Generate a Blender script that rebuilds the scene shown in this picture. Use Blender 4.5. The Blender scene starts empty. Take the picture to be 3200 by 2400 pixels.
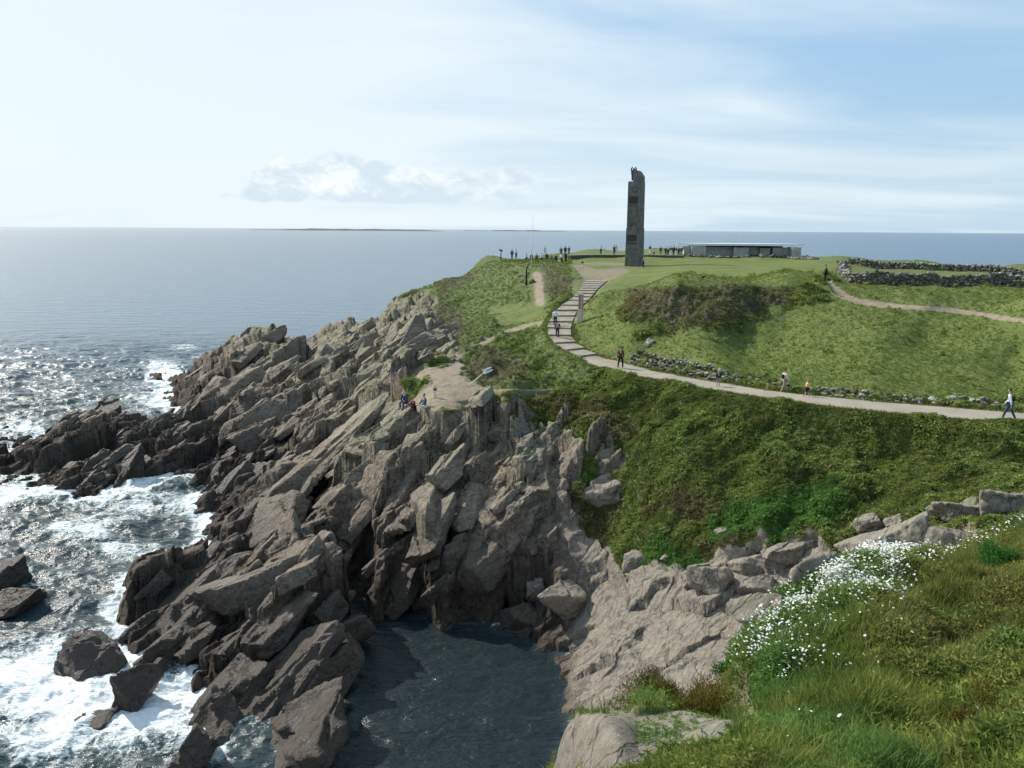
import bpy, bmesh, math, random, os, time
import numpy as np
from mathutils import Vector, Matrix
T0 = time.time()
Q = 1.0            # tessellation quality of the terrain
rng = np.random.default_rng(7)
random.seed(7)
scene = bpy.context.scene
col = scene.collection

# ------------------------------------------------------------------ camera geometry
CX, CY, F = 1106.0, 829.5, 1916.0
PITCH, ROLL, CAMZ = math.radians(9.87), math.radians(0.39), 25.0
cp, sp = math.cos(PITCH), math.sin(PITCH)
FW = np.array([0, cp, -sp]); R0 = np.array([1.0, 0, 0]); U0 = np.array([0, sp, cp])
RR = R0*math.cos(ROLL)+U0*math.sin(ROLL); UU = U0*math.cos(ROLL)-R0*math.sin(ROLL)
def ray(u, v):
    return FW + RR*((u-CX)/F) + UU*((CY-v)/F)
def at_z(u, v, z):
    d = ray(u, v); t = (z-CAMZ)/d[2]; return np.array([d[0]*t, d[1]*t, z])
def at_y(u, v, y):
    d = ray(u, v); t = y/d[1]; return np.array([d[0]*t, y, CAMZ+d[2]*t])
def project(x, y, z):
    dx, dy, dz = x, y, z-CAMZ
    w = dy*FW[1]+dz*FW[2]
    w = np.maximum(w, 0.01)
    r = dx*RR[0]+dy*RR[1]+dz*RR[2]; q = dx*UU[0]+dy*UU[1]+dz*UU[2]
    return CX+F*r/w, CY-F*q/w

# ------------------------------------------------------------------ numpy noise
def _h(ix, iy, iz, seed):
    n = (ix.astype(np.int64)*374761393 + iy.astype(np.int64)*668265263 + iz.astype(np.int64)*2147483647 + seed*1274126177) & 0xffffffff
    n = ((n ^ (n >> 13))*1274126177) & 0xffffffff
    n = ((n ^ (n >> 15))*2246822519) & 0xffffffff
    return ((n ^ (n >> 16)) & 0xffffff).astype(np.float32)/16777215.0
def vnoise2(x, y, seed=0):
    x = np.asarray(x, np.float32); y = np.asarray(y, np.float32)
    ix = np.floor(x); iy = np.floor(y); fx = x-ix; fy = y-iy
    ix = ix.astype(np.int64); iy = iy.astype(np.int64); z = np.zeros_like(ix)
    sx = fx*fx*fx*(fx*(fx*6-15)+10); sy = fy*fy*fy*(fy*(fy*6-15)+10)
    a = _h(ix, iy, z, seed); b = _h(ix+1, iy, z, seed); c = _h(ix, iy+1, z, seed); d = _h(ix+1, iy+1, z, seed)
    return (a+(b-a)*sx)*(1-sy)+(c+(d-c)*sx)*sy - 0.5
def vnoise3(x, y, z, seed=0):
    x = np.asarray(x, np.float32); y = np.asarray(y, np.float32); z = np.asarray(z, np.float32)
    ix = np.floor(x); iy = np.floor(y); iz = np.floor(z); fx = x-ix; fy = y-iy; fz = z-iz
    ix = ix.astype(np.int64); iy = iy.astype(np.int64); iz = iz.astype(np.int64)
    sx = fx*fx*(3-2*fx); sy = fy*fy*(3-2*fy); sz = fz*fz*(3-2*fz)
    def L(k):
        a = _h(ix, iy, iz+k, seed); b = _h(ix+1, iy, iz+k, seed); c = _h(ix, iy+1, iz+k, seed); d = _h(ix+1, iy+1, iz+k, seed)
        return (a+(b-a)*sx)*(1-sy)+(c+(d-c)*sx)*sy
    l0 = L(0); l1 = L(1)
    return l0+(l1-l0)*sz-0.5
def fbm2(x, y, octv=4, seed=0, gain=0.5, lac=2.03):
    s = 0; a = 1.0
    for i in range(octv):
        s = s + a*vnoise2(x, y, seed+i*17); x = x*lac+3.1; y = y*lac-1.7; a *= gain
    return s
def fbm3(x, y, z, octv=3, seed=0, gain=0.5, lac=2.03):
    s = 0; a = 1.0
    for i in range(octv):
        s = s + a*vnoise3(x, y, z, seed+i*17); x = x*lac+3.1; y = y*lac-1.7; z = z*lac+.9; a *= gain
    return s
def ss(a, b, x):
    t = np.clip((x-a)/(b-a), 0, 1); return t*t*(3-2*t)
def facets(x, y, size, aspect, ang, seed, tilt, mean=(0, 0)):
    """height of tilted broken blocks: voronoi cells stretched along the bedding, each cell one plane"""
    ca, sa = math.cos(ang), math.sin(ang)
    s = (x*ca+y*sa)/(size*aspect); t = (-x*sa+y*ca)/size
    si = np.floor(s).astype(np.int64); ti = np.floor(t).astype(np.int64); zz = np.zeros_like(si)
    best = np.full(s.shape, 9.0, np.float32); sec = best.copy(); hh = np.zeros(s.shape, np.float32)
    for i in (-1, 0, 1):
        for j in (-1, 0, 1):
            ci = si+i; cj = ti+j
            ps = ci+_h(ci, cj, zz, seed); pt = cj+_h(ci, cj, zz, seed+1)
            ds = s-ps; dt = t-pt; d = np.sqrt(ds*ds+dt*dt)
            g1 = mean[0]+(_h(ci, cj, zz, seed+2)-.5)*tilt; g2 = mean[1]+(_h(ci, cj, zz, seed+3)-.5)*tilt
            h = (_h(ci, cj, zz, seed+4)-.5) + ds*g1*aspect + dt*g2
            m = d < best
            sec = np.where(m, best, np.minimum(sec, d)); hh = np.where(m, h, hh); best = np.where(m, d, best)
    return hh, sec-best

# ------------------------------------------------------------------ terrain control points (photo position + height or distance)
Vp = [ # u, v, z
(1370,573,19.5),(1300,592,19.1),(1470,580,19.9),(1470,600,19.9),(1600,575,20),(1600,600,20),(1700,570,20.1),(1782,612,20.1),(1600,612,20.1),
(1350,625,18.5),(1330,650,17.9),(1300,690,16.6),(1330,740,15.4),(1400,735,15.8),(1285,720,15.6),(1300,640,18.3),
(1400,622,19.5),(1450,622,19.9),(1600,618,20.1),(1700,620,20),(1380,700,16.9),(1450,705,16.9),(1600,697,17.1),(1700,685,17.6),(1750,640,19.3),
(1850,655,18.9),(2000,662,19),(2212,700,18.6),(1850,628,19.5),(2000,628,19.5),(2212,632,19.5),(1900,585,20),(2100,588,20),(1800,600,20.1),
(1800,720,17),(1800,780,15.6),(2000,720,17.2),(2000,800,15.7),(2200,760,16.8),(2200,840,15.2),(1550,760,15.6),(1550,800,14.9),(1700,820,14.7),(1450,780,14.9),
(1260,773,14.3),(1335,795,14.1),(1422,815,14.2),(1564,837,14.3),(1686,855,14.4),(1866,875,14.5),(2115,897,14.6),(2212,900,14.6),
(1300,870,12.4),(1150,830,13.2),(1100,900,12.0),(1300,950,10.8),(1250,1010,9.0),(1400,930,11.8),(1400,1010,10),(1400,1100,8.2),(1300,1080,7.2),
(1550,950,12.2),(1550,1050,10.1),(1500,1150,8.0),(1420,1200,6.4),(1600,1180,8.0),(1700,950,12.6),(1700,1050,10.9),(1700,1130,9.4),(1900,980,12.5),(1900,1060,11.1),(1850,1130,9.9),
(2100,1040,12.9),(2212,1000,13.3),(2212,1075,13.2),(2100,1100,12.6),(1950,1150,11.1),
(1500,1250,6.3),(1500,1300,5.8),(1450,1400,4.1),(1300,1300,2.8),(1150,1320,1.2),(1300,1480,1.6),(1500,1480,4.5),(1650,1280,7),(1700,1200,8.2),(1800,1200,9),(1400,1500,3.1),(1550,1380,5.4),(1350,1400,2.7),(1230,1230,3.4),
(1230,1480,0.0),(1210,1540,-.3),(1220,1430,-.2),(1190,1400,0.1),
(1050,870,12.1),(960,840,12.6),(900,880,11.8),(900,830,12.2),(1000,800,13.2),
(640,1060,4.6),(560,1110,2.8),(480,1150,.6),(720,1100,4.2),(800,1050,6.2),(900,950,9.3),(850,1130,4.9),(950,1150,5.4),(1100,1100,6.4),(1150,1000,8.8),(1050,970,9.9),(1180,1180,4.3),
(820,1225,3.0),(880,1270,1.0),(1000,1260,2.0),(1100,1290,1.6),(790,1290,-.6),(850,1312,-.2),(1000,1342,-.2),(1100,1372,-.2),(1170,1392,-.1),
(600,1180,3.0),(500,1200,2.4),(462,1230,.2),(690,1200,-.4),(560,1250,3.4),(430,1230,3.8),(330,1330,2.0),(272,1400,-.2),(400,1435,-.2),(480,1400,.3),
(620,1290,4.2),(700,1280,3.8),(750,1290,3.0),(520,1400,1.6),(680,1490,-.3),(560,1530,-.3),(440,1500,.8),(450,1560,-.4),(765,1400,-.6),(780,1330,-.8),
(600,1000,1.6),(450,960,2.2),(330,806,.6),(388,905,-.1),(360,860,-.1),
(50,1050,.1),(150,1060,.1),(250,1055,.2),(330,1040,.3),(420,1055,1),(475,1100,.2),(200,980,2.6),(100,985,1.8),(330,980,2.2),(0,990,.6),(-60,1010,.3),
]
Wp = [(100,1150),(300,1150),(400,1130),(100,1300),(250,1250),(380,1200),(100,1450),(220,1430),(100,1600),(250,1500),(380,1530),(400,1620),(560,1630),(700,1600),(900,1420),(1000,1500),(900,1600),(1100,1450),(1120,1560),(800,1500),(1000,1650),
 (100,850),(300,860),(100,700),(300,700),(500,660),(700,640),(850,615),(200,780),(340,880),(250,868),(300,890),(-100,1200),(-100,900),(-100,1500)]
Dp = [ # u, v, distance
(1040,563,164),(1130,560,158),(1085,561,162),(1000,600,148),(925,640,150),(1180,600,122),(1150,640,116),(1100,620,128),(1060,700,102),(1130,690,103),(1100,760,84),(1180,775,80),(1000,660,125),(950,720,112),(1050,750,89),
(1230,640,106),(1150,577,134),(960,610,152),
(1230,561,152),(1330,560,153),(1440,560,153),
(850,665,145),(740,704,140),(680,740,135),(610,742,138),(550,728,140),(515,736,142),(440,768,146),
(800,730,125),(650,760,120),(500,790,122),(420,830,128),(620,830,100),(720,790,102),(850,780,92),(500,870,100),(560,930,90),(800,900,74),(730,960,72),(780,850,82),
(50,978,97),(150,908,98),(250,926,98),(330,930,97),(400,950,95),(460,968,92),(-80,980,97),
(2212,1659,7.6),(2000,1550,11),(2212,1500,11),(1750,1600,10.6),(1800,1450,13),(2000,1350,14.5),(2212,1300,14.5),(1600,1480,14.5),(1590,1400,16.5),(1700,1330,17.5),(1880,1235,18.5),(2100,1185,20),(2212,1145,21),(1400,1610,11.8),(1300,1565,13.2),(1215,1580,13.5),(1300,1659,10.5),(1385,1568,15.0),(1515,1600,13.6),(1560,1620,11.5),(1900,1659,8.6),(1600,1659,9.6),(2400,1400,11),(2400,1120,22),
]
Hp = [ # u, distance, z (hidden ground)
(1160,165,20.2),(1250,159,20.85),(1350,159,20.85),(1450,159,20.8),(1250,180,20.8),(1450,182,20.7),(1600,158,20.4),(1700,158,20.3),(1600,180,20.4),(1720,176,20.1),(1850,158,20),(2000,150,20),(2200,142,19.9),(2400,140,19.9),(2400,90,19.6),
(2200,105,19.5),(2200,120,19.4),(2350,108,19.3),(2350,122,19.2),(2000,122,19.6),(1900,132,19.8),(2100,132,19.4),(1250,170,20.8),(1250,190,18),(1350,170,20.8),(1350,192,18.5),(1550,170,20.3),(1180,172,19.6),
(1100,192,8),(1250,202,8),(1500,205,8),(1750,200,8),(1900,185,8),(2200,168,8),(2400,165,8),(2400,190,-8),(2200,195,-8),(1900,215,-8),(1500,235,-8),(1200,235,-8),
(1050,182,10),(1000,170,9),(925,163,5),(850,160,0),(740,153,-1),(600,152,-1),(500,155,-1),(400,158,-4),(300,160,-5),(900,185,-7),(1050,215,-8),(600,200,-9),(100,200,-9),(-300,150,-9),(-300,90,-6),(-300,50,-6),
(50,107,-1.2),(150,108,-1.5),(250,108,-1.5),(350,108,-1),(-100,108,-2),
(1150,12,14),(1150,20,6),(1150,30,-1),(900,10,12),(900,18,3),(900,28,-4),(400,10,10),(400,20,-1),(400,30,-4),(0,10,8),(0,20,-3),(-300,14,2),(-300,30,-5),
(1500,17.5,12.3),(1560,20,11.2),(1300,16,11),(1400,17.5,12),(1450,24,7),(1560,26,7.5),(1400,18,10.5),(1400,22,7),(1400,32,3.2),(1300,32,1.5),(1250,38,-.6),(1400,37,3.0),(1650,22,12.2),(1650,26,9.5),(1650,32,6.5),(1800,25,13),(1800,33,10),(2100,28,13.8),(2212,30,14.4),(2400,30,15),
(2400,50,15),(2400,70,16.5),(1100,6,18.5),(1700,6,20.3),(2300,5.5,20.9),(500,6,16),(1400,5.2,20),(1900,5.2,20.7),(1400,8,18.9),(1300,9.5,17.9),
]
P3 = [at_z(*p) for p in Vp] + [at_z(u, v, -3.0) for u, v in Wp] + [at_y(*p) for p in Dp]
for u, d, z in Hp:
    P3.append(np.array([(u-CX)/F*(d*cp+(CAMZ-z)*sp)/1.0, d, z]))
P3 = np.array(P3)
A_ = P3[:, 0]/P3[:, 1]*3.0; L_ = np.log(P3[:, 1])
def tps_fit(a, l, z, lam):
    n = len(a); r2 = (a[:, None]-a[None])**2+(l[:, None]-l[None])**2
    K = 0.5*r2*np.log(r2+1e-12)+lam*np.eye(n)
    Pm = np.stack([np.ones(n), a, l], 1)
    M = np.zeros((n+3, n+3)); M[:n, :n] = K; M[:n, n:] = Pm; M[n:, :n] = Pm.T
    return np.linalg.solve(M, np.concatenate([z, [0, 0, 0]]))
Wt = tps_fit(A_, L_, P3[:, 2], 2e-4)
def tps_eval(a, l):
    out = np.zeros(a.shape)
    for i in range(len(A_)):
        r2 = (a-A_[i])**2+(l-L_[i])**2
        out += Wt[i]*0.5*r2*np.log(r2+1e-12)
    n = len(A_)
    return out+Wt[n]+Wt[n+1]*a+Wt[n+2]*l

AMIN, AMAX = -0.80, 0.76
LMIN, LMAX = math.log(6.0), math.log(240.0)
NC = int(1250*Q)
# rows are denser where the rocks are (40-110 m)
def row_density(l):
    d = np.exp(l)
    return 0.55+1.6*ss(34, 42, d)*(1-ss(105, 125, d))+.5*(1-ss(9,14,d))*0+0.35*ss(9,12,d)*(1-ss(20,30,d))
ls = np.linspace(LMIN, LMAX, 4000); cum = np.cumsum(row_density(ls)); cum = (cum-cum[0])/(cum[-1]-cum[0])
NR = int(1500*Q)
lrow = np.interp(np.linspace(0, 1, NR), cum, ls)
acol = np.linspace(AMIN, AMAX, NC)
ca = np.linspace(AMIN, AMAX, 260); cl = np.linspace(LMIN, LMAX, 420)
CA, CL = np.meshgrid(ca*3, cl)
Bc = tps_eval(CA, CL)
def bil(G, a, l, a0, a1, l0, l1):
    nl, na = G.shape
    fa = np.clip((a-a0)/(a1-a0)*(na-1), 0, na-1.001); fl = np.clip((l-l0)/(l1-l0)*(nl-1), 0, nl-1.001)
    i = fa.astype(int); j = fl.astype(int); ta = fa-i; tl = fl-j
    return (G[j, i]*(1-ta)+G[j, i+1]*ta)*(1-tl)+(G[j+1, i]*(1-ta)+G[j+1, i+1]*ta)*tl
AG, LG = np.meshgrid(acol, lrow)
Y = np.exp(LG); X = AG*Y
B = bil(Bc, AG, LG, AMIN, AMAX, LMIN, LMAX)
print('base', time.time()-T0)

# ------------------------------------------------------------------ masks in plan (through the smooth ground)
UB, VB = project(X, Y, B)
def poly(pts, u, v, soft=8.0):
    """signed soft mask of a polygon"""
    pts = np.array(pts, float); n = len(pts)
    u0, v0 = pts.min(0)-soft*2; u1, v1 = pts.max(0)+soft*2
    out = np.zeros(u.shape, np.float32)
    sel = (u > u0) & (u < u1) & (v > v0) & (v < v1)
    uu = u[sel]; vv = v[sel]
    if uu.size == 0: return out
    ins = np.zeros(uu.shape, bool); dm = np.full(uu.shape, 1e9)
    for i in range(n):
        x1, y1 = pts[i]; x2, y2 = pts[(i+1) % n]
        c = ((y1 > vv) != (y2 > vv)) & (uu < (x2-x1)*(vv-y1)/((y2-y1) if y2 != y1 else 1e-9)+x1)
        ins ^= c
        ex, ey = x2-x1, y2-y1; t = np.clip(((uu-x1)*ex+(vv-y1)*ey)/(ex*ex+ey*ey+1e-9), 0, 1)
        dm = np.minimum(dm, (uu-x1-t*ex)**2+(vv-y1-t*ey)**2)
    sd = np.sqrt(dm)*np.where(ins, 1, -1)
    out[sel] = ss(-soft, soft, sd)
    return out
def line(pts, u, v, w, soft):
    pts = np.array(pts, float); out = np.zeros(u.shape, np.float32)
    u0, v0 = pts.min(0)-w-soft; u1, v1 = pts.max(0)+w+soft
    sel = (u > u0) & (u < u1) & (v > v0) & (v < v1)
    uu = u[sel]; vv = v[sel]; dm = np.full(uu.shape, 1e9)
    for i in range(len(pts)-1):
        x1, y1 = pts[i]; x2, y2 = pts[i+1]; ex, ey = x2-x1, y2-y1
        t = np.clip(((uu-x1)*ex+(vv-y1)*ey)/(ex*ex+ey*ey+1e-9), 0, 1)
        dm = np.minimum(dm, (uu-x1-t*ex)**2+((vv-y1-t*ey)*1.6)**2)
    out[sel] = 1-ss(w, w+soft, np.sqrt(dm)); return out
far = (Y > 30)
nz1 = fbm2(X/3.0, Y/3.0, 4, 5); nz2 = fbm2(X/1.1+50, Y/1.1, 3, 9)
jit = np.clip(60/Y, .3, 1.4)
UJ = UB+(nz1*46+nz2*16)*jit; VJ = VB+(fbm2(X/2.6+90, Y/2.6, 4, 6)*30+nz2*12)*jit
ROCKP = [(300,790),(440,735),(515,695),(620,700),(700,690),(850,645),(915,628),(938,655),(925,690),(985,735),(975,765),(890,800),(865,830),(885,885),(960,900),(1040,868),(1110,856),(1115,900),(1165,945),(1225,985),(1240,1005),(1240,1015),(1262,1050),(1195,1085),(1245,1105),(1262,1180),(1310,1228),(1345,1258),(1500,1238),(1525,1215),(1600,1212),(1650,1188),(1740,1180),(1845,1225),(1850,1160),(1900,1130),(2000,1155),(2090,1150),(2110,1200),(2212,1250),(2400,1400),(2400,1900),(-900,1900),(-900,900),(0,860),(250,800)]
rock = poly(ROCKP, UJ, VJ, 7)*far
for pts in ([(1850,1150),(1895,1120),(1920,1150),(1860,1175)], [(2040,1120),(2110,1080),(2150,1090),(2140,1125)], [(2130,1110),(2212,1070),(2260,1100),(2212,1125)], [(1700,1188),(1790,1190),(1770,1230)]):
    rock = np.maximum(rock, poly(pts, UJ, VJ, 5)*far)
# outcrops showing through the scrub right of the main rocks
oc = ss(.13, .22, fbm2(X/1.3+7, Y/1.3, 3, 77))*poly([(1130,870),(1330,930),(1350,1010),(1240,1020),(1130,960)], UJ, VJ, 14)
rock = np.maximum(rock, oc)
rock = np.maximum(rock, (1-ss(2.2, 3.6, B+nz1*1.5))*far)
rock = np.maximum(rock, ss(151,156,Y)*(UB<940)*(Y<400))
fore_rock = poly([(1195,1700),(1190,1560),(1290,1535),(1400,1550),(1520,1600),(1640,1670)], UB, VB, 6)*(Y < 16)
fore_rock = np.maximum(fore_rock, (Y < 40)*(1-ss(10, 13, B+nz1*2))*1.0)
fore_rock *= (1-far*1.0)
earth_f = poly([(1560,1440),(1640,1470),(1655,1540),(1620,1600),(1570,1560),(1600,1500)], UB+nz2*20, VB+nz2*20, 14)*(Y < 17)
earth_f = np.maximum(earth_f, poly([(1610,1640),(1640,1590),(1680,1610),(1660,1670)], UB+nz2*20, VB+nz2*20, 10)*(Y < 17))
rock = np.maximum(rock, fore_rock)
sand = poly([(885,808),(950,792),(985,762),(1000,775),(995,805),(1045,832),(1062,846),(1010,852),(1040,868),(960,890),(900,892),(895,862),(930,838),(885,828)], UJ, VJ, 6)*far
for pts, w, s_ in (([(985,768),(1050,738),(1100,714),(1150,700),(1190,697)], 4, 5), ([(1050,840),(1150,841),(1220,839),(1270,826),(1312,812)], 1.2, 3), ([(1160,592),(1163,620),(1166,655)], 6, 8),
                   ([(1745,614),(1800,640),(1850,655)], 1.5, 3), ([(1786,612),(1808,630),(1850,652),(1900,659),(1950,663),(2020,667),(2100,676),(2160,686),(2260,706)], 6.5, 4)):
    sand = np.maximum(sand, line(pts, UB+nz2*3, VB+nz2*2, w, s_)*far)
# gravel rings of the monument forecourt
sand = np.maximum(sand, poly([(1235,572),(1262,603),(1330,600),(1362,586),(1345,578),(1290,582),(1260,574)], UB, VB, 2)*far*.8)
sand = np.maximum(sand, poly([(1245,569),(1290,566),(1350,567),(1350,573),(1290,574)], UB, VB, 1.5)*far*.7)
sand *= (1-rock*.6)
lawn = poly([(1235,556),(1240,575),(1270,600),(1330,600),(1350,630),(1440,624),(1600,620),(1750,618),(1800,590),(1840,560),(1700,540),(1235,540)], UJ, VB, 5)*far
lawn = np.maximum(lawn, poly([(1300,760),(1400,735),(1450,715),(1600,705),(1720,660),(1800,650),(1900,672),(2100,690),(2300,720),(2300,870),(2050,862),(1800,845),(1600,818),(1400,790)], UJ, VJ, 12)*far*.62)
lawn = np.maximum(lawn, poly([(1430,790),(1500,735),(1700,745),(1900,760),(2300,800),(2300,860),(2050,850),(1800,838),(1600,810)], UJ, VJ, 20)*far*.85)
lawn = np.maximum(lawn, poly([(1270,605),(1330,600),(1360,625),(1352,690),(1400,715),(1380,750),(1300,760),(1245,740),(1240,690)], UJ, VJ, 6)*far*.85)
lawn = np.maximum(lawn, poly([(1800,575),(2320,560),(2320,760),(2060,720),(1850,690),(1790,640)], UJ, VB, 8)*far*.7)
lawn = np.maximum(lawn, poly([(1830,568),(2300,575),(2300,600),(1850,598)], UJ, VB, 3)*far*.5)
lawn = np.maximum(lawn, poly([(1240,620),(1290,640),(1290,700),(1300,770),(1250,745),(1240,700)], UB, VB, 10)*far*.8)
lawn = np.maximum(lawn, poly([(1060,670),(1180,650),(1190,700),(1080,715)], UJ, VJ, 12)*far*.8)
brown = np.zeros_like(B)
for pts in ([(1000,780),(1060,760),(1130,775),(1140,825),(1060,830),(1010,810)], [(1350,622),(1450,618),(1600,616),(1700,618),(1720,640),(1600,700),(1450,708),(1380,700),(1355,680)], [(1150,860),(1250,870),(1370,900),(1400,960),(1330,950),(1230,915),(1145,890)], [(925,650),(1000,670),(1000,740),(975,745),(930,700)],
            [(1165,580),(1200,585),(1245,605),(1215,640),(1165,640)], [(1400,1070),(1560,1090),(1640,1110),(1520,1150),(1440,1120)], [(930,590),(1000,575),(1020,590),(950,640)],[(1240,1060),(1330,1090),(1290,1200),(1250,1170)], [(1500,1180),(1600,1190),(1580,1215),(1510,1210)]):
    brown = np.maximum(brown, poly(pts, UJ, VJ, 16)*far)
bright = np.zeros_like(B)
for pts in ([(1580,1100),(1700,1060),(1850,1050),(1850,1090),(1770,1170),(1640,1195),(1560,1170)], [(1350,1255),(1370,1215),(1430,1190),(1530,1190),(1510,1235),(1420,1262)], [(1190,1060),(1280,1040),(1260,1100),(1210,1090)]):
    bright = np.maximum(bright, poly(pts, UJ, VJ, 12)*far)

# ------------------------------------------------------------------ rock relief
BED = math.radians(50)
ROWS = np.arange(NR)
def samp(G, x, y):
    y = np.maximum(y, 5.0); a = x/y; l = np.log(y)
    fa = np.clip((a-AMIN)/(AMAX-AMIN)*(NC-1), 0, NC-1.001); fr = np.clip(np.interp(l, lrow, ROWS), 0, NR-1.001)
    i = fa.astype(np.int32); j = fr.astype(np.int32)
    return G[j, i]
def facets_abs(G, x, y, size, aspect, ang, seed, grad, tilt, jit_, lim):
    """stepped slabs: every cell is a plane of nearly constant attitude hung on the ground height at its centre"""
    ca, sa = math.cos(ang), math.sin(ang)
    s = (x*ca+y*sa)/(size*aspect); t = (-x*sa+y*ca)/size
    si = np.floor(s).astype(np.int64); ti = np.floor(t).astype(np.int64); zz = np.zeros_like(si)
    best = np.full(s.shape, 9.0, np.float32); sec = best.copy(); bs = np.zeros(s.shape, np.float32); bt = bs.copy(); bi = si.copy(); bj = ti.copy()
    for i in (-1, 0, 1):
        for j in (-1, 0, 1):
            ci = si+i; cj = ti+j
            ps = ci+_h(ci, cj, zz, seed); pt = cj+_h(ci, cj, zz, seed+1)
            ds = s-ps; dt = t-pt; d = np.maximum(np.abs(ds)+.35*np.abs(dt), np.abs(dt)+.35*np.abs(ds))
            m = d < best
            sec = np.where(m, best, np.minimum(sec, d)); bs = np.where(m, ps, bs); bt = np.where(m, pt, bt); bi = np.where(m, ci, bi); bj = np.where(m, cj, bj); best = np.where(m, d, best)
    cs = bs*size*aspect; ct = bt*size; cx_ = cs*ca-ct*sa; cy_ = cs*sa+ct*ca
    g0 = samp(G, cx_, cy_)
    h = g0+(x-cx_)*(grad[0]+(_h(bi, bj, zz, seed+2)-.5)*tilt)+(y-cy_)*(grad[1]+(_h(bi, bj, zz, seed+3)-.5)*tilt)+(_h(bi, bj, zz, seed+4)-.5)*jit_
    return np.clip(h-G[rsel], -lim, lim), sec-best
rsel = (rock > .01) & (Y > 30)
xr, yr = X[rsel], Y[rsel]
wx = xr+fbm2(xr/4, yr/4, 3, 31)*1.6; wy = yr+fbm2(xr/4+20, yr/4, 3, 32)*1.6
apw = ss(1190, 1260, UB)*ss(1120,1190,VB)*(Y > 30)
relr = (1-.94*apw[rsel])*(1-.35*ss(1080,1180,UB[rsel]))
GR = (.50, -.05)
apr = relr < .6
d1, e1 = facets_abs(B, wx, wy, 4.0, 2.2, BED, 101, GR, .75, 1.4, 2.3)
d1 = d1*(.06+.94*relr)
Z1 = B.copy(); Z1[rsel] += d1*np.clip((B[rsel]+.4)/3.2, .12, 1)*(1-.45*ss(110,130,yr))*rock[rsel]
d2, e2 = facets_abs(Z1, wx+fbm2(xr, yr, 2, 40)*.3, wy, 1.5, 2.1, BED+.12, 131, GR, .9, .55, 1.1)
gy_ = np.gradient(Z1, axis=0)/np.gradient(Y, axis=0); gx_ = np.gradient(Z1, axis=1)/np.gradient(X, axis=1)
flat = 1-.85*ss(1.1, 2.2, np.sqrt(gy_**2+gx_**2))
for _ in range(3): flat[1:-1] = (flat[:-2]+flat[1:-1]+flat[2:])/3; flat[:, 1:-1] = (flat[:, :-2]+flat[:, 1:-1]+flat[:, 2:])/3
fl = flat[rsel]
Z2 = Z1.copy(); Z2[rsel] += d2*relr*rock[rsel]*fl
da, ea = facets_abs(B, xr+fbm2(xr/1.5, yr/1.5, 2, 44)*.8, yr+fbm2(xr/1.5, yr/1.5, 2, 45)*.8, 2.4, 1.7, BED-.5, 191, (.30, .12), .35, .35, .45)
Z2[rsel] += (1-relr)*(da*.8-.10*(1-ss(0, .05, ea)))
d3, e3 = facets_abs(Z2, xr+fbm2(xr/.6, yr/.6, 2, 41)*.15, yr, .55, 2.0, BED-.15, 171, GR, .9, .16, .4)
det = np.zeros_like(B)
det[rsel] = (Z2[rsel]-B[rsel]) + d3*relr*fl*.9 - (.22*(1-ss(0, .07, e1)) + .10*(1-ss(0, .09, e2)))*relr*fl + fbm2(xr/.5, yr/.5, 3, 60)*.07+fbm2(xr/2.5, yr/2.5, 3, 62)*.35*relr
damp = np.where(Y > 30, 1.0, .12)
edge_soft = np.clip(rock, 0, 1)
veg = 1-edge_soft
lump = fbm2(X/2.2, Y/2.2, 4, 81)*(1-.85*ss(95, 120, Y))*(1-.6*poly([(1330,600),(1780,600),(1800,640),(2300,690),(2300,860),(1800,835),(1440,790),(1250,740)],UB,VB,20))
bump = lump*1.05*(1-lawn)*ss(30, 36, Y) + fbm2(X/.55, Y/.55, 3, 83)*.24*(1-lawn*.8)*np.where(Y > 30, 1, .5) + fbm2(X/6, Y/6, 2, 84)*.5*(1-lawn*.75)*np.where(Y>30,1-.8*ss(95,120,Y),.3) + (Y<30)*(ss(-.2,.35,fbm2(X/1.6,Y/1.6,3,86))*.34-.12)*(1-rock)
bump += brown*poly([(1350,622),(1720,618),(1720,700),(1380,705)], UB, VB, 10)*fbm2(X/.8, Y/.8, 3, 85)*.6
Z = B + det*ss(.25,.6,edge_soft) + fbm2(X/.5,Y/.5,3,60)*.05*fore_rock + bump*veg*(1-sand*.9)
# ------------------------------------------------------------------ path edges (photo positions) and its carved bed
Ledge = [(1265,605),(1254,627),(1234,646),(1208,666),(1188,694),(1182,708),(1186,728),(1206,749),(1253,772.5),(1273,787),(1323,802.5),(1356,812),(1423,821),(1452,827),(1564,846),(1686,864.6),(1866,886),(1957,895.5),(2116,908.6),(2212,911),(2330,918)]
Redge = [(1312,606),(1289,627),(1272,648),(1251,666),(1237,694),(1233,710),(1234,728),(1249,746),(1289,767.5),(1331,779),(1400,797),(1425,803),(1452,808),(1490,816),(1564,828),(1686,846.7),(1866,864.6),(1957,872),(2116,885),(2212,891.7),(2330,901)]
PZ = [18.6,18.05,17.5,16.9,16.1,15.7,15.2,14.75,14.35,14.25,14.1,14.1,14.2,14.2,14.3,14.4,14.5,14.5,14.6,14.6,14.6]
LW = np.array([at_z(u, v, z) for (u, v), z in zip(Ledge, PZ)]); RW = np.array([at_z(u, v, z) for (u, v), z in zip(Redge, PZ)])
MW = (LW+RW)/2; HW = np.linalg.norm((RW-LW)[:, :2], axis=1)/2
sel = (Y > 38) & (Y < 135) & (UB > 1120)
xs, ys = X[sel], Y[sel]
bd = np.full(xs.shape, 1e9); bz = np.zeros(xs.shape)
Ms = []
for i in range(len(MW)-1):
    for t in np.linspace(0, 1, 10, endpoint=False):
        Ms.append(((MW[i]*(1-t)+MW[i+1]*t), HW[i]*(1-t)+HW[i+1]*t))
Pa = np.array([np.append(m[:3], h) for m, h in Ms])
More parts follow.
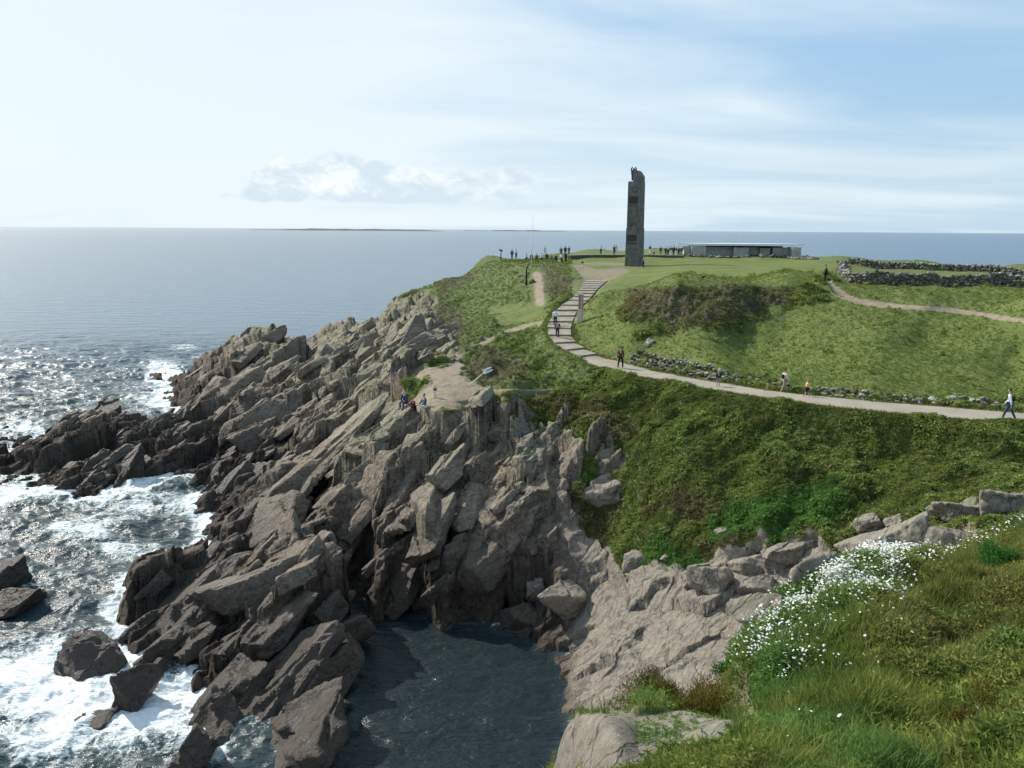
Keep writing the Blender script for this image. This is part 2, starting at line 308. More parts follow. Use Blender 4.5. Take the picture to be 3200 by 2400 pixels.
for i in range(len(Pa)-1):
    x1, y1, z1, h1 = Pa[i]; x2, y2, z2, h2 = Pa[i+1]; ex, ey = x2-x1, y2-y1
    t = np.clip(((xs-x1)*ex+(ys-y1)*ey)/(ex*ex+ey*ey+1e-9), 0, 1)
    dd = np.sqrt((xs-x1-t*ex)**2+(ys-y1-t*ey)**2)-(h1+t*(h2-h1))
    m = dd < bd; bz = np.where(m, z1+t*(z2-z1), bz); bd = np.where(m, dd, bd)
k = 1-ss(.1, 2.2, bd)
Zs = Z[sel]; Z[sel] = Zs*(1-k)+(bz-.07+.12*ss(0,.5,bd))*k
pathmask = np.zeros_like(Z); pathmask[sel] = 1-ss(0, .5, bd)
# no relief under the forecourt's structures
def zground(x, y):
    a = np.asarray(x/y, float); l = np.log(np.asarray(y, float))
    fa = np.clip((a-AMIN)/(AMAX-AMIN)*(NC-1), 0, NC-1.001); fr = np.clip(np.interp(l, lrow, np.arange(NR)), 0, NR-1.001)
    i = fa.astype(int); j = fr.astype(int); ta = fa-i; tl = fr-j
    return (Z[j, i]*(1-ta)+Z[j, i+1]*ta)*(1-tl)+(Z[j+1, i]*(1-ta)+Z[j+1, i+1]*ta)*tl
def hit(u, v, ymin=6.0, ymax=235.0, sea=True):
    """where the sight line of a photo position meets the ground"""
    d = ray(u, v); ys_ = np.exp(np.linspace(math.log(ymin), math.log(ymax), 6000))
    t = ys_/d[1]; xs_ = d[0]*t; zs_ = CAMZ+d[2]*t
    g = zground(xs_, ys_)
    if sea: g = np.maximum(g, 0)
    b = np.nonzero(g >= zs_)[0]
    if len(b) == 0: i = len(ys_)-1
    else: i = b[0]
    return np.array([xs_[i], ys_[i], g[i]])
print('terrain', time.time()-T0)

# ------------------------------------------------------------------ object helpers
def tag(o, label=None, cat=None, group=None, kind=None):
    if label: o['label'] = label
    if cat: o['category'] = cat
    if group: o['group'] = group
    if kind: o['kind'] = kind
    return o
def link(name, me, mat=None, parent=None, loc=None):
    o = bpy.data.objects.new(name, me); col.objects.link(o)
    if mat is not None and me is not None: me.materials.append(mat)
    if parent is not None: o.parent = parent
    if loc is not None: o.location = loc
    return o
def empty(name, loc, rz=0.0):
    o = bpy.data.objects.new(name, None); col.objects.link(o); o.location = loc; o.rotation_euler = (0, 0, rz)
    o.empty_display_size = .2
    return o
def np_mesh(name, verts, faces, smooth=True):
    """faces: (n,3) or (n,4) array"""
    me = bpy.data.meshes.new(name)
    verts = np.ascontiguousarray(verts, np.float32); faces = np.ascontiguousarray(faces, np.int32)
    k = faces.shape[1]
    me.vertices.add(len(verts)); me.vertices.foreach_set('co', verts.ravel())
    me.loops.add(faces.size); me.loops.foreach_set('vertex_index', faces.ravel())
    me.polygons.add(len(faces)); me.polygons.foreach_set('loop_start', np.arange(0, faces.size, k, dtype=np.int32))
    me.polygons.foreach_set('loop_total', np.full(len(faces), k, np.int32))
    me.polygons.foreach_set('use_smooth', np.full(len(faces), smooth, bool))
    me.update(calc_edges=True)
    return me
def add_col(me, name, rgba):
    at = me.attributes.new(name, 'FLOAT_COLOR', 'POINT'); at.data.foreach_set('color', np.ascontiguousarray(rgba, np.float32).ravel())
def grid_faces(nr, nc, flip=False):
    i = np.arange(nr*nc).reshape(nr, nc)
    f = np.stack([i[:-1, :-1], i[:-1, 1:], i[1:, 1:], i[1:, :-1]], -1).reshape(-1, 4)
    return f
# ------------------------------------------------------------------ material helpers
class NT:
    def __init__(s, mat):
        s.t = mat.node_tree; s.t.nodes.clear()
    def n(s, typ, **kw):
        nd = s.t.nodes.new(typ)
        for k_, v_ in kw.items(): setattr(nd, k_, v_)
        return nd
    def l(s, a, b): s.t.links.new(a, b)
    def val(s, sock, v):
        if hasattr(v, 'type') and not isinstance(v, (int, float)): s.l(v, sock)
        else: sock.default_value = v
    def noise(s, vec, scale, detail=4, rough=.55, dist=0):
        nd = s.n('ShaderNodeTexNoise'); s.l(vec, nd.inputs['Vector']); nd.inputs['Scale'].default_value = scale
        nd.inputs['Detail'].default_value = detail; nd.inputs['Roughness'].default_value = rough; nd.inputs['Distortion'].default_value = dist
        return nd.outputs['Fac']
    def math(s, op, a, b=0.0, c=None, clamp=False):
        nd = s.n('ShaderNodeMath', operation=op, use_clamp=clamp); s.val(nd.inputs[0], a); s.val(nd.inputs[1], b)
        if c is not None: s.val(nd.inputs[2], c)
        return nd.outputs[0]
    def ramp(s, f, a, b, lo=0.0, hi=1.0):
        nd = s.n('ShaderNodeMapRange', interpolation_type='SMOOTHSTEP'); s.val(nd.inputs[0], f); s.val(nd.inputs[1], a); s.val(nd.inputs[2], b)
        s.val(nd.inputs[3], lo); s.val(nd.inputs[4], hi); return nd.outputs[0]
    def mix(s, f, a, b):
        nd = s.n('ShaderNodeMix', data_type='RGBA'); s.val(nd.inputs['Factor'], f)
        for key, v_ in ((6, a), (7, b)):
            if isinstance(v_, tuple): nd.inputs[key].default_value = (*v_, 1)
            else: s.l(v_, nd.inputs[key])
        return nd.outputs[2]
    def mapping(s, vec, scale=(1, 1, 1), rot=(0, 0, 0)):
        nd = s.n('ShaderNodeMapping'); s.l(vec, nd.inputs[0]); nd.inputs['Scale'].default_value = scale; nd.inputs['Rotation'].default_value = rot
        return nd.outputs[0]
    def bump(s, h, strength, dist, normal=None):
        nd = s.n('ShaderNodeBump'); s.l(h, nd.inputs['Height']); s.val(nd.inputs['Strength'], strength); nd.inputs['Distance'].default_value = dist
        if normal is not None: s.l(normal, nd.inputs['Normal'])
        return nd.outputs[0]
    def out(s, colr, rough=.9, normal=None, spec=.3, **kw):
        b = s.n('ShaderNodeBsdfPrincipled'); o = s.n('ShaderNodeOutputMaterial')
        if isinstance(colr, tuple): b.inputs['Base Color'].default_value = (*colr, 1)
        else: s.l(colr, b.inputs['Base Color'])
        s.val(b.inputs['Roughness'], rough); b.inputs['Specular IOR Level'].default_value = spec
        if normal is not None: s.l(normal, b.inputs['Normal'])
        s.l(b.outputs[0], o.inputs[0]); return b
    def pos(s): return s.n('ShaderNodeNewGeometry').outputs['Position']
    def sep(s, v):
        nd = s.n('ShaderNodeSeparateXYZ'); s.l(v, nd.inputs[0]); return nd.outputs
    def attr(s, name):
        nd = s.n('ShaderNodeAttribute', attribute_name=name); return nd
def mat(name):
    m = bpy.data.materials.new(name); m.use_nodes = True; return m, NT(m)
def simple(name, c, rough=.8, var=.25, scale=6, spec=.3, metallic=0):
    m, t = mat(name); p = t.n('ShaderNodeTexCoord').outputs['Object']
    f = t.noise(p, scale, 4)
    c1 = tuple(x*(1-var) for x in c); c2 = tuple(min(1, x*(1+var)) for x in c)
    b = t.out(t.mix(f, c1, c2), rough, t.bump(t.noise(p, scale*6, 3), .25, .01), spec)
    b.inputs['Metallic'].default_value = metallic
    return m

def rock_color(t, p, shel=0.0):
    """shared rock look: warm grey-brown, banding, lichen on upper faces, dark below the tide line"""
    z = t.sep(p)[2]
    pm = t.mapping(p, (1, 1, 1), (0, 0, -BED))
    band = t.noise(t.mapping(pm, (.35, 1.2, 1.2)), 1.1, 6, .62, .4)
    big = t.noise(p, .22, 3, .5)
    fine = t.noise(p, 4.5, 6, .7)
    c = t.mix(t.ramp(big, .38, .62), (.165, .122, .084), (.215, .182, .138))
    c = t.mix(t.ramp(band, .40, .66), c, (.315, .262, .198))
    c = t.mix(t.ramp(fine, .34, .7), t.mix(.45, c, (.085, .068, .052)), t.mix(.25, c, (.45, .39, .31)))
    rust = t.math('MULTIPLY', t.ramp(t.noise(p, .55, 4, .6), .6, .72), .45)
    c = t.mix(rust, c, (.235, .135, .075))
    nrm = t.n('ShaderNodeNewGeometry').outputs['Normal']
    up = t.ramp(t.sep(nrm)[2], .35, .9)
    lich = t.math('MULTIPLY', t.math('MULTIPLY', up, t.ramp(z, 6.0, 11.0)), t.ramp(t.noise(p, 1.6, 5, .65), .42, .62))
    c = t.mix(t.math('MULTIPLY', lich, .75), c, (.235, .255, .145))
    hz = t.math('ADD', z, t.math('MULTIPLY', t.math('SUBTRACT', t.noise(p, .5, 4), .5), 3.0))
    wet = t.ramp(hz, 1.8, 7.0, 1.0, 0.0)
    unsh = t.math('SUBTRACT', 1.0, t.math('MULTIPLY', shel, .93)); wet = t.math('MULTIPLY', wet, t.math('MAXIMUM', unsh, t.ramp(hz, -.2, .8, 1.0, 0.0)))
    c = t.mix(t.math('MULTIPLY', shel, .55), c, t.mix(t.ramp(fine, .3, .7), (.24, .215, .18), (.36, .325, .275)))
    lowb = t.math('MULTIPLY', t.ramp(hz, 3.0, 9.0, 1.0, 0.0), unsh)
    c = t.mix(t.math('MULTIPLY', lowb, .42), c, t.mix(.5, c, (.10, .062, .040)))
    c = t.mix(t.math('MULTIPLY', wet, .74), c, (.026, .021, .018))
    crack = t.n('ShaderNodeTexVoronoi', feature='DISTANCE_TO_EDGE')
    pw = t.n('ShaderNodeVectorMath', operation='ADD'); t.l(t.mapping(pm, (.28, 1.25, .8)), pw.inputs[0])
    nn = t.n('ShaderNodeTexNoise'); t.l(p, nn.inputs['Vector']); nn.inputs['Scale'].default_value = .9; nn.inputs['Detail'].default_value = 4
    sc = t.n('ShaderNodeVectorMath', operation='SCALE'); t.l(nn.outputs['Color'], sc.inputs[0]); sc.inputs['Scale'].default_value = 1.1
    t.l(sc.outputs[0], pw.inputs[1]); t.l(pw.outputs[0], crack.inputs['Vector']); crack.inputs["Scale"].default_value = 1.0
    cr = t.math("MAXIMUM", t.ramp(crack.outputs["Distance"], 0.0, .028), t.ramp(t.noise(p, .45, 4, .6), .50, .60, 1.0, .0)) if False else t.math("MAXIMUM", t.ramp(crack.outputs["Distance"], 0.0, .022), t.ramp(t.noise(p, .7, 4, .65), .50, .60))
    c = t.mix(t.math('SUBTRACT', 1.0, cr), c, t.mix(.6, c, (.02, .018, .016)))
    n0 = t.bump(t.noise(t.mapping(pm, (.4, 1.2, 1.2)), .9, 3, .5, .5), .7, .5)
    n1 = t.bump(t.noise(t.mapping(pm, (.5, 1.6, 1.6)), 2.2, 8, .70), 1.0, .26, n0)
    n2 = t.bump(fine, .5, .05, n1)
    n3 = t.bump(cr, .8, .10, n2)
    rough = t.math('SUBTRACT', .88, t.math('MULTIPLY', wet, .42))
    return c, n3, rough
def veg_color(t, p, lawn, brown, bright):
    f1 = t.noise(p, .35, 5, .6); f2 = t.noise(p, 2.2, 6, .7); f3 = t.noise(p, 9.0, 4, .7)
    c = t.mix(t.ramp(f1, .35, .65), (.056, .088, .024), (.100, .135, .034))
    c = t.mix(t.ramp(f2, .45, .72), c, (.125, .145, .042))
    c = t.mix(t.ramp(f2, .28, .48, 1, 0), c, (.022, .032, .011))
    lw = t.mix(t.ramp(t.noise(p, .25, 6, .65), .35, .68), (.098, .130, .026), (.155, .178, .046))
    lw = t.mix(t.ramp(f3, .35, .7), t.mix(.35, lw, (.06, .085, .018)), lw)
    c = t.mix(lawn, c, lw)
    br = t.mix(t.ramp(f2, .35, .65), (.040, .033, .020), (.085, .075, .042))
    c = t.mix(t.math('MULTIPLY', brown, t.ramp(t.noise(p, .9, 5, .6), .30, .58, .35, 1.0)), c, br)
    c = t.mix(bright, c, t.mix(t.ramp(f2, .35, .65), (.035, .080, .018), (.065, .125, .032)))
    return c, f2, f3

m_ter, t = mat('terrain')
p = t.pos()
at1 = t.attr('m1'); at2 = t.attr('m2')
s1 = t.n('ShaderNodeSeparateColor'); t.l(at1.outputs['Color'], s1.inputs[0])
s2 = t.n('ShaderNodeSeparateColor'); t.l(at2.outputs['Color'], s2.inputs[0])
rc, rn, rr = rock_color(t, p, s2.outputs[2])
vc, f2, f3 = veg_color(t, p, s1.outputs[1], s2.outputs[0], s2.outputs[1])
sd = t.mix(t.ramp(t.noise(p, 1.5, 6, .65), .3, .7), (.175, .138, .100), (.275, .228, .168))
c = t.mix(s1.outputs[0], vc, rc)
c = t.mix(s1.outputs[2], c, sd)
vn = t.bump(t.math('ADD', f2, t.math('MULTIPLY', f3, .5)), .8, .12)
mixn = t.n('ShaderNodeMix', data_type='VECTOR'); t.l(s1.outputs[0], mixn.inputs['Factor']); t.l(vn, mixn.inputs[4]); t.l(rn, mixn.inputs[5])
t.out(c, t.mix(s1.outputs[0], (.95, .95, .95), rr) if False else .9, mixn.outputs[1], .25)
m_rock, t = mat('rock'); p = t.pos(); c, n_, r_ = rock_color(t, p); t.out(c, r_, n_, .35)

# ------------------------------------------------------------------ the ground mesh
n3x = fbm3(X/1.2, Y/1.2, Z/1.2, 3, 300)*edge_soft*np.where(Y > 30, .45, .1); n3y = fbm3(X/1.2+40, Y/1.2, Z/1.2, 3, 310)*edge_soft*np.where(Y > 30, .45, .1)
hb_ = (X*-.46+Y*-.06+Z*.88)+fbm3(X/3, Y/3, Z/3, 2, 333)*1.2
def saw(q): q = q-np.floor(q); return np.where(q < .82, q/.82, (1-q)/.18)
steep = (1-flat)*ss(.3, .8, edge_soft)*(Y > 30)
led = (saw(hb_/1.1)*.42+saw(hb_/.37+.3)*.16)*steep
V = np.stack([X+n3x+led*.45, Y+n3y-led*.85, Z], -1).reshape(-1, 3)
me = np_mesh('ground', V, grid_faces(NR, NC), True)
gz_ = np.sqrt((np.gradient(Z, axis=0)/np.gradient(Y, axis=0))**2+(np.gradient(Z, axis=1)/np.gradient(X, axis=1))**2)
rbl = rock.copy()
for _ in range(14): rbl[1:-1] = (rbl[:-2]+rbl[1:-1]+rbl[2:])/3; rbl[:, 1:-1] = (rbl[:, :-2]+rbl[:, 1:-1]+rbl[:, 2:])/3
rock = np.maximum(rock, ss(.9, 1.5, gz_)*ss(.01, .12, rbl)*(Y > 30))
shel = apw.copy()
for _ in range(10): shel[1:-1] = (shel[:-2]+shel[1:-1]+shel[2:])/3; shel[:, 1:-1] = (shel[:, :-2]+shel[:, 1:-1]+shel[:, 2:])/3
al = np.ones(B.size)
add_col(me, 'm1', np.stack([rock.ravel(), lawn.ravel(), np.maximum(np.maximum(sand, pathmask*.8), earth_f*.8).ravel(), al], -1))
add_col(me, 'm2', np.stack([brown.ravel(), bright.ravel(), np.maximum(shel, fore_rock).ravel(), al], -1))
tag(link('ground', me, m_ter), kind='structure')
print('ground mesh', time.time()-T0)

# ------------------------------------------------------------------ sea
m_sea, t = mat('sea water')
p = t.pos()
fo = t.n('ShaderNodeSeparateColor'); fa_ = t.attr('foam'); t.l(fa_.outputs['Color'], fo.inputs[0])
w1 = t.noise(t.mapping(p, (1, 2.4, 1), (0, 0, .25)), .09, 6, .62)
w2 = t.noise(t.mapping(p, (1, 2.0, 1), (0, 0, -.2)), .65, 5, .6)
w3 = t.noise(p, 3.4, 4, .6)
hgt = t.math('ADD', t.math('MULTIPLY', w1, 5.0), t.math('ADD', t.math('MULTIPLY', w2, .85), t.math('MULTIPLY', w3, .16)))
nb = t.bump(hgt, t.math('SUBTRACT', .46, t.math('MULTIPLY', fo.outputs[1], .26)), .62)
# foam lace
fw = t.n('ShaderNodeTexNoise'); t.l(p, fw.inputs['Vector']); fw.inputs['Scale'].default_value = .35; fw.inputs['Detail'].default_value = 5
wv = t.n('ShaderNodeVectorMath', operation='SCALE'); t.l(fw.outputs['Color'], wv.inputs[0]); wv.inputs['Scale'].default_value = 5.0
ad = t.n('ShaderNodeVectorMath', operation='ADD'); t.l(t.mapping(p, (1, .8, 1), (0, 0, .5)), ad.inputs[0]); t.l(wv.outputs[0], ad.inputs[1])
f_a = t.noise(ad.outputs[0], .55, 9, .68); f_b = t.noise(ad.outputs[0], 3.0, 5, .7)
vor = t.n('ShaderNodeTexVoronoi', feature='DISTANCE_TO_EDGE'); t.l(ad.outputs[0], vor.inputs['Vector']); vor.inputs['Scale'].default_value = 1.6
lace = t.ramp(vor.outputs['Distance'], .0, .16, 1, 0)
fv = t.math('ADD', t.math('ADD', f_a, t.math('MULTIPLY', f_b, .22)), t.math('MULTIPLY', lace, .10))
thr = t.math('SUBTRACT', 1.06, t.math('MULTIPLY', fo.outputs[0], .72))
fm = t.ramp(t.math('SUBTRACT', fv, thr), -.08, .18)
caps = t.ramp(t.math('ADD', t.noise(t.mapping(p, (1, 2.2, 1), (0, 0, .3)), .16, 10, .72), 0.0), .74, .78, 0, .5)
fm = t.math('MAXIMUM', fm, t.math('MULTIPLY', caps, 0.6))
aer = t.math('MULTIPLY', t.ramp(fo.outputs[0], .25, .95), t.ramp(f_a, .3, .7))
wc = t.mix(aer, t.mix(fo.outputs[1], t.mix(fo.outputs[2], (.030, .050, .056), (.010, .019, .023)), (.045, .108, .165)), (.15, .24, .23))  # open sea painted paler blue with distance, in place of weak sky reflection
cc = t.mix(fm, wc, (.70, .75, .76))
pb = t.n('ShaderNodeBsdfDiffuse'); t.l(cc, pb.inputs[0]); t.l(nb, pb.inputs['Normal'])
gl = t.n('ShaderNodeBsdfGlossy'); gl.inputs['Roughness'].default_value = .26; t.l(nb, gl.inputs['Normal'])
fr = t.n('ShaderNodeFresnel'); fr.inputs['IOR'].default_value = 1.33; t.l(nb, fr.inputs['Normal'])
mxs = t.n('ShaderNodeMixShader'); t.l(t.math('MULTIPLY', t.math('MULTIPLY', fr.outputs[0], t.math('SUBTRACT', .84, t.math('MULTIPLY', fo.outputs[1], .13))), t.math('SUBTRACT', 1.0, t.math('MULTIPLY', fm, .85))), mxs.inputs[0]); t.l(pb.outputs[0], mxs.inputs[1]); t.l(gl.outputs[0], mxs.inputs[2])
oo = t.n('ShaderNodeOutputMaterial'); t.l(mxs.outputs[0], oo.inputs[0])
ny = int(1000*Q); nx = int(900*Q)
lr = np.concatenate([np.linspace(math.log(26), math.log(230), ny), np.linspace(math.log(232), math.log(90000), 220)])
ac = np.linspace(-1.3, 1.3, nx*2)
SA, SL = np.meshgrid(ac, lr)
SY = np.exp(SL); SX = SA*SY
SU, SV = project(SX, SY, np.zeros_like(SX))
calm = poly([(770,1290),(850,1310),(1000,1340),(1180,1390),(1230,1440),(1220,1560),(1180,1700),(700,1700),(780,1560),(770,1400)], SU, SV, 30)
tg = np.where((SY > 6) & (SY < 238) & (SA > AMIN) & (SA < AMAX), zground(SX, np.clip(SY, 6, 238)), -6)
shore = ss(-2.6, -.2, tg)
foam = shore*.55*(1-calm*.45)
def blob(u, v, ru, rv, s): return s*np.exp(-(((SU-u)/ru)**2+((SV-v)/rv)**2)*1.2)
for bb in ((370,850,110,60,.75),(400,750,60,12,.6),(350,790,70,25,.55),(50,920,70,30,.55),(180,870,120,30,.45),(60,1070,120,22,.75),(330,1090,160,40,.62),(180,1150,120,45,.62),(440,1160,50,80,.5),(300,1200,140,30,.45),
           (90,1260,150,50,.42),(60,1450,200,90,.80),(200,1480,160,70,.72),(120,1600,240,90,.7),(260,1330,60,60,.6),(430,1450,70,40,.9),(380,1500,90,40,.95),(330,1560,120,60,.85),(450,1620,60,60,.85),(600,1480,120,30,.3),(560,1560,120,30,.5),(690,1500,90,20,.45),
           (800,1292,30,14,.7),(870,1320,50,14,.4),(1190,1440,60,18,.3),(1180,1500,40,20,.25),(900,1560,120,60,.16),(1000,1620,160,60,.14),(680,718,30,5,.7),(200,780,200,12,.2),(250,1010,200,60,.2)):
    foam = np.maximum(foam, 0)+blob(*bb)*(1-foam*.6)*(SY<200)
foam += ss(-.1,.45,fbm2(SX/6, SY/6, 3, 500))*.2*ss(1000, 1100, SV)*(1-calm)*(SU<700)
foam = np.clip(foam, 0, 1.15)*(1-.55*calm)
wamp = ss(26, 34, SY)*(1-ss(150, 230, SY))
wav = (fbm2(SX/5.0+fbm2(SX/3, SY/3, 2, 9)*.8, SY/3.2, 4, 400)*1.0 + (.5-np.abs(fbm2(SX/1.6, SY/1.1, 3, 410)))*.30)*wamp*(1-.75*calm)
wav += foam*fbm2(SX/.7, SY/.7, 3, 420)*.25*wamp
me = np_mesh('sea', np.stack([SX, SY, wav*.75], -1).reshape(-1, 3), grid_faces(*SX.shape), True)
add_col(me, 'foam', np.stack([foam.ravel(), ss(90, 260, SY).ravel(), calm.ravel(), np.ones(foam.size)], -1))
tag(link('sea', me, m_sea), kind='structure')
print('sea', time.time()-T0)


# ------------------------------------------------------------------ faceted rock blocks
def cube_sphere(n):
    vs_, fs = [], []; idx = {}
    lin = np.tan(np.linspace(-math.pi/4, math.pi/4, n+1))
    for ax in range(3):
        for sg in (-1, 1):
            ids = []
            for a in lin:
                for b_ in lin:
                    q = [0, 0, 0]; q[ax] = sg; q[(ax+1) % 3] = a*sg; q[(ax+2) % 3] = b_
                    q = np.array(q, float); q /= np.linalg.norm(q); key = tuple(np.round(q, 5))
                    if key not in idx: idx[key] = len(vs_); vs_.append(q)
                    ids.append(idx[key])
            g = np.array(ids).reshape(n+1, n+1)
            fs.append(np.stack([g[:-1, :-1], g[1:, :-1], g[1:, 1:], g[:-1, 1:]], -1).reshape(-1, 4))
    return np.array(vs_), np.concatenate(fs)
CS = {n: cube_sphere(n) for n in (3, 5, 8, 12, 20, 34)}
def polytope(n, axes, dims, r, jitter=.16, chamf=5, k=26, rough=.03, nscale=1.0, steps=0):
    D, Fc = CS[n]
    pl, dd = [], []
    for ax, dm in zip(axes, dims):
        for sg in (-1, 1):
            v = np.array(ax)*sg+r.normal(0, jitter, 3); pl.append(v/np.linalg.norm(v)); dd.append(dm*r.uniform(.8, 1.15))
    for _ in range(chamf):
        v = sum(np.array(ax)*r.normal()/dm**.6 for ax, dm in zip(axes, dims)); v /= np.linalg.norm(v)
        ext = sum(abs(np.dot(v, ax))*dm for ax, dm in zip(axes, dims))
        pl.append(v); dd.append(ext*r.uniform(.48, .78))
    pl = np.array(pl); dd = np.array(dd)
    q = np.maximum(D@pl.T, 0)/dd
    rad = (q**k).sum(1)**(-1/k)
    P = D*rad[:, None]
    o = r.uniform(0, 99, 3); sc = nscale/max(min(dims), .05)
    nf = fbm3(P[:, 0]*sc+o[0], P[:, 1]*sc+o[1], P[:, 2]*sc+o[2], 4, 7)
    # joint steps: thin shells of the block have broken away along the bedding
    a0, a1, a2 = [np.array(a_) for a_ in axes]
    l0 = P@a0/dims[0]; l1 = P@a1/dims[1]; l2 = P@a2/dims[2]
    wv = fbm3(P[:, 0]*sc*.6+o[1], P[:, 1]*sc*.6, P[:, 2]*sc*.6+o[0], 3, 19)
    st = 0
    for k2 in range(steps):
        c0, c2 = r.uniform(-.8, .8), r.uniform(-.8, .8); sg = 1 if r.random() < .5 else -1
        edge = (l0-c0)*sg*r.uniform(.3, 1.2)+(l2-c2)*(1 if r.random() < .5 else -1)*r.uniform(.3, 1.2)+wv*.5
        st = st + r.uniform(.08, .22)*np.clip(edge/.05, 0, 1)*np.clip(l1*2+.4, 0, 1)
    if steps: P = P - a1[None]*(st*dims[1])[:, None]
    return P*(1+rough*4*nf)[:, None], Fc
N1 = np.array([-.60, -.08, .79]); N2 = np.array([.68, -.66, .30]); N1 /= np.linalg.norm(N1); N2 -= N1*np.dot(N1, N2); N2 /= np.linalg.norm(N2); E1 = np.cross(N1, N2)
def rotz(v, a):
    c_, s_ = math.cos(a), math.sin(a); return np.array([v[0]*c_-v[1]*s_, v[0]*s_+v[1]*c_, v[2]])
def merge(parts):
    vs_, fs, o = [], [], 0
    for P, Fc in parts: vs_.append(P); fs.append(Fc+o); o += len(P)
    return np.concatenate(vs_), np.concatenate(fs)
rb = np.random.default_rng(21)
blocks = []
sbl = sand.copy()
for _ in range(16): sbl[1:-1] = (sbl[:-2]+sbl[1:-1]+sbl[2:])/3; sbl[:, 1:-1] = (sbl[:, :-2]+sbl[:, 1:-1]+sbl[:, 2:])/3
cand = np.nonzero((rock.ravel() > .9) & (sbl.ravel() < .03) & ~((UB.ravel() > 845) & (UB.ravel() < 960) & (VB.ravel() > 850) & (VB.ravel() < 930)) & (Y.ravel() > 36) & (Y.ravel() < 160) & (B.ravel() > 1.0) & (VB.ravel() < 1640) & (UB.ravel() < 1200) & (UB.ravel() > -40))[0]
wgt = (Y.ravel()[cand]**1.2); wgt /= wgt.sum()
for i in rb.choice(cand, 640, replace=False, p=wgt):
    x, y, z = X.ravel()[i], Y.ravel()[i], Z.ravel()[i]
    s = min(2.0, .5*rb.pareto(2.1)+.48)*(.8+y/220)
    s = min(s, .5+.45*B.ravel()[i])
    if y > 112: s *= .6
    if UB.ravel()[i] > 1100: s *= .6
    dims = (s*rb.uniform(1.0, 2.3), s*rb.uniform(.35, .75), s*rb.uniform(.5, .95)); tw_ = rb.normal(0, .3)
    P, Fc = polytope(20 if s > 1.3 else 12 if s > .8 else 8, (rotz(E1, tw_), rotz(N1, tw_), rotz(N2, tw_)), dims, rb, .18, 7, 34, .03, 1.0, 2)
    blocks.append((P+np.array([x, y, z-dims[1]*.35-.1]), Fc))
# the big slabs that give the headland its outline: position in the photo (u, v), height or distance, half length / half thickness / half width, twist
BIG = [(650,1010,'z',5.6,5.2,1.5,3.0,.0),(770,920,'z',8.4,4.2,1.2,2.4,.05),(560,1110,'z',2.6,3.8,1.2,2.2,.1),(560,885,'y',96,4.6,2.4,4.6,-.1),(570,960,'y',90,4.0,2.4,3.0,-.2),(480,830,'y',122,6,1.5,3.4,-.15),(630,765,'y',122,7,1.6,3.6,-.1),(760,720,'y',128,8,2.0,4,0),
 (570,735,'y',130,7,1.2,3.4,-.1),(700,1080,'z',4.2,3.6,1.1,1.8,.2),(760,1130,'z',4.2,3.2,.9,1.4,.3),(850,1010,'z',7.2,2.6,1.0,1.6,.5),(930,1130,'z',6.0,2.4,.9,1.5,.45),(1000,1080,'z',7.0,2.4,.9,1.4,.5),(1075,1140,'z',5.6,3.0,1.0,1.5,.9),(1150,1010,'z',8.8,2.6,1.3,2.0,.6),(1190,1090,'z',6.0,2.4,.9,1.4,1.1),
 (430,1290,'z',2.6,3.0,1.4,2.2,-.1),(370,1360,'z',1.4,2.8,1.2,1.8,-.1),(600,1330,'z',3.2,3.0,1.1,1.8,.1),(690,1310,'z',2.9,2.2,1.2,1.6,.2),(530,1430,'z',1.0,2.6,.9,1.4,.2),(560,1200,'z',3.2,2.8,1.0,1.5,.3),(500,1190,'z',2.0,2.6,.9,1.4,.2),
 (150,945,'y',95,3.2,1.2,2.0,-.3),(240,962,'y',93,3.2,1.2,2.0,-.2),(90,995,'y',91,3.0,1.0,1.8,-.3),(330,965,'y',93,3.4,1.3,2.0,.1),(400,985,'y',91,3.2,1.3,1.9,.1),(200,1010,'y',86,3.4,1.4,2.2,-.2),(300,1010,'y',87,3.0,1.2,1.8,-.1),(490,1040,'z',1.4,3.0,.8,1.4,.15),
 (890,945,'z',9.2,2.4,.9,1.5,.4),(1020,945,'z',9.8,1.9,.8,1.4,.3),(1090,950,'z',9.4,1.9,.8,1.3,.7),(960,1000,'z',9.0,2.6,.9,1.5,.3),(860,1190,'z',2.6,2.0,.9,1.2,.7),(1000,1210,'z',3.0,2.2,.9,1.2,.6),(1110,1240,'z',2.4,2.0,.8,1.1,.8),(1050,1300,'z',.9,2.0,.8,1.0,.9),(930,1260,'z',1.4,2.0,.9,1.2,.6),(860,1250,'z',1.2,1.8,.9,1.2,.5),(900,740,'y',112,5.0,1.2,3.0,.1),(850,690,'y',138,6,1.6,3.4,0)]
SLAB = [(600,1045,'z',5.0,6.5,1.0,2.3,.02),(715,960,'z',7.4,6.5,.95,2.2,.05),(800,985,'z',7.4,5.5,.8,1.8,.12),(690,1095,'z',4.2,5.0,.9,1.7,.08),(840,900,'z',10.0,4.6,.7,1.8,.1),(545,880,'y',97,7.0,1.8,4.0,-.12),(640,850,'y',100,7.5,1.4,3.2,.0),(690,800,'y',108,7.5,1.2,3.0,.02),
 (550,1180,'z',2.8,4.6,.9,1.7,.1),(770,1090,'z',5.4,4.2,.8,1.5,.2),(900,1040,'z',7.2,4.0,.8,1.5,.3),(600,1280,'z',3.9,4.2,1.0,1.6,.12),(430,1270,'z',3.0,3.8,1.2,2.0,-.05),(850,1235,'z',2.4,2.8,1.3,2.0,.4),(600,1440,'z',1.9,3.2,1.6,2.0,.15),(500,1490,'z',.9,2.8,1.2,1.5,.05),(690,1400,'z',2.2,2.6,1.5,1.8,.25),(560,1540,'z',.3,2.4,1.0,1.3,.1)]
NB_ = len(BIG)
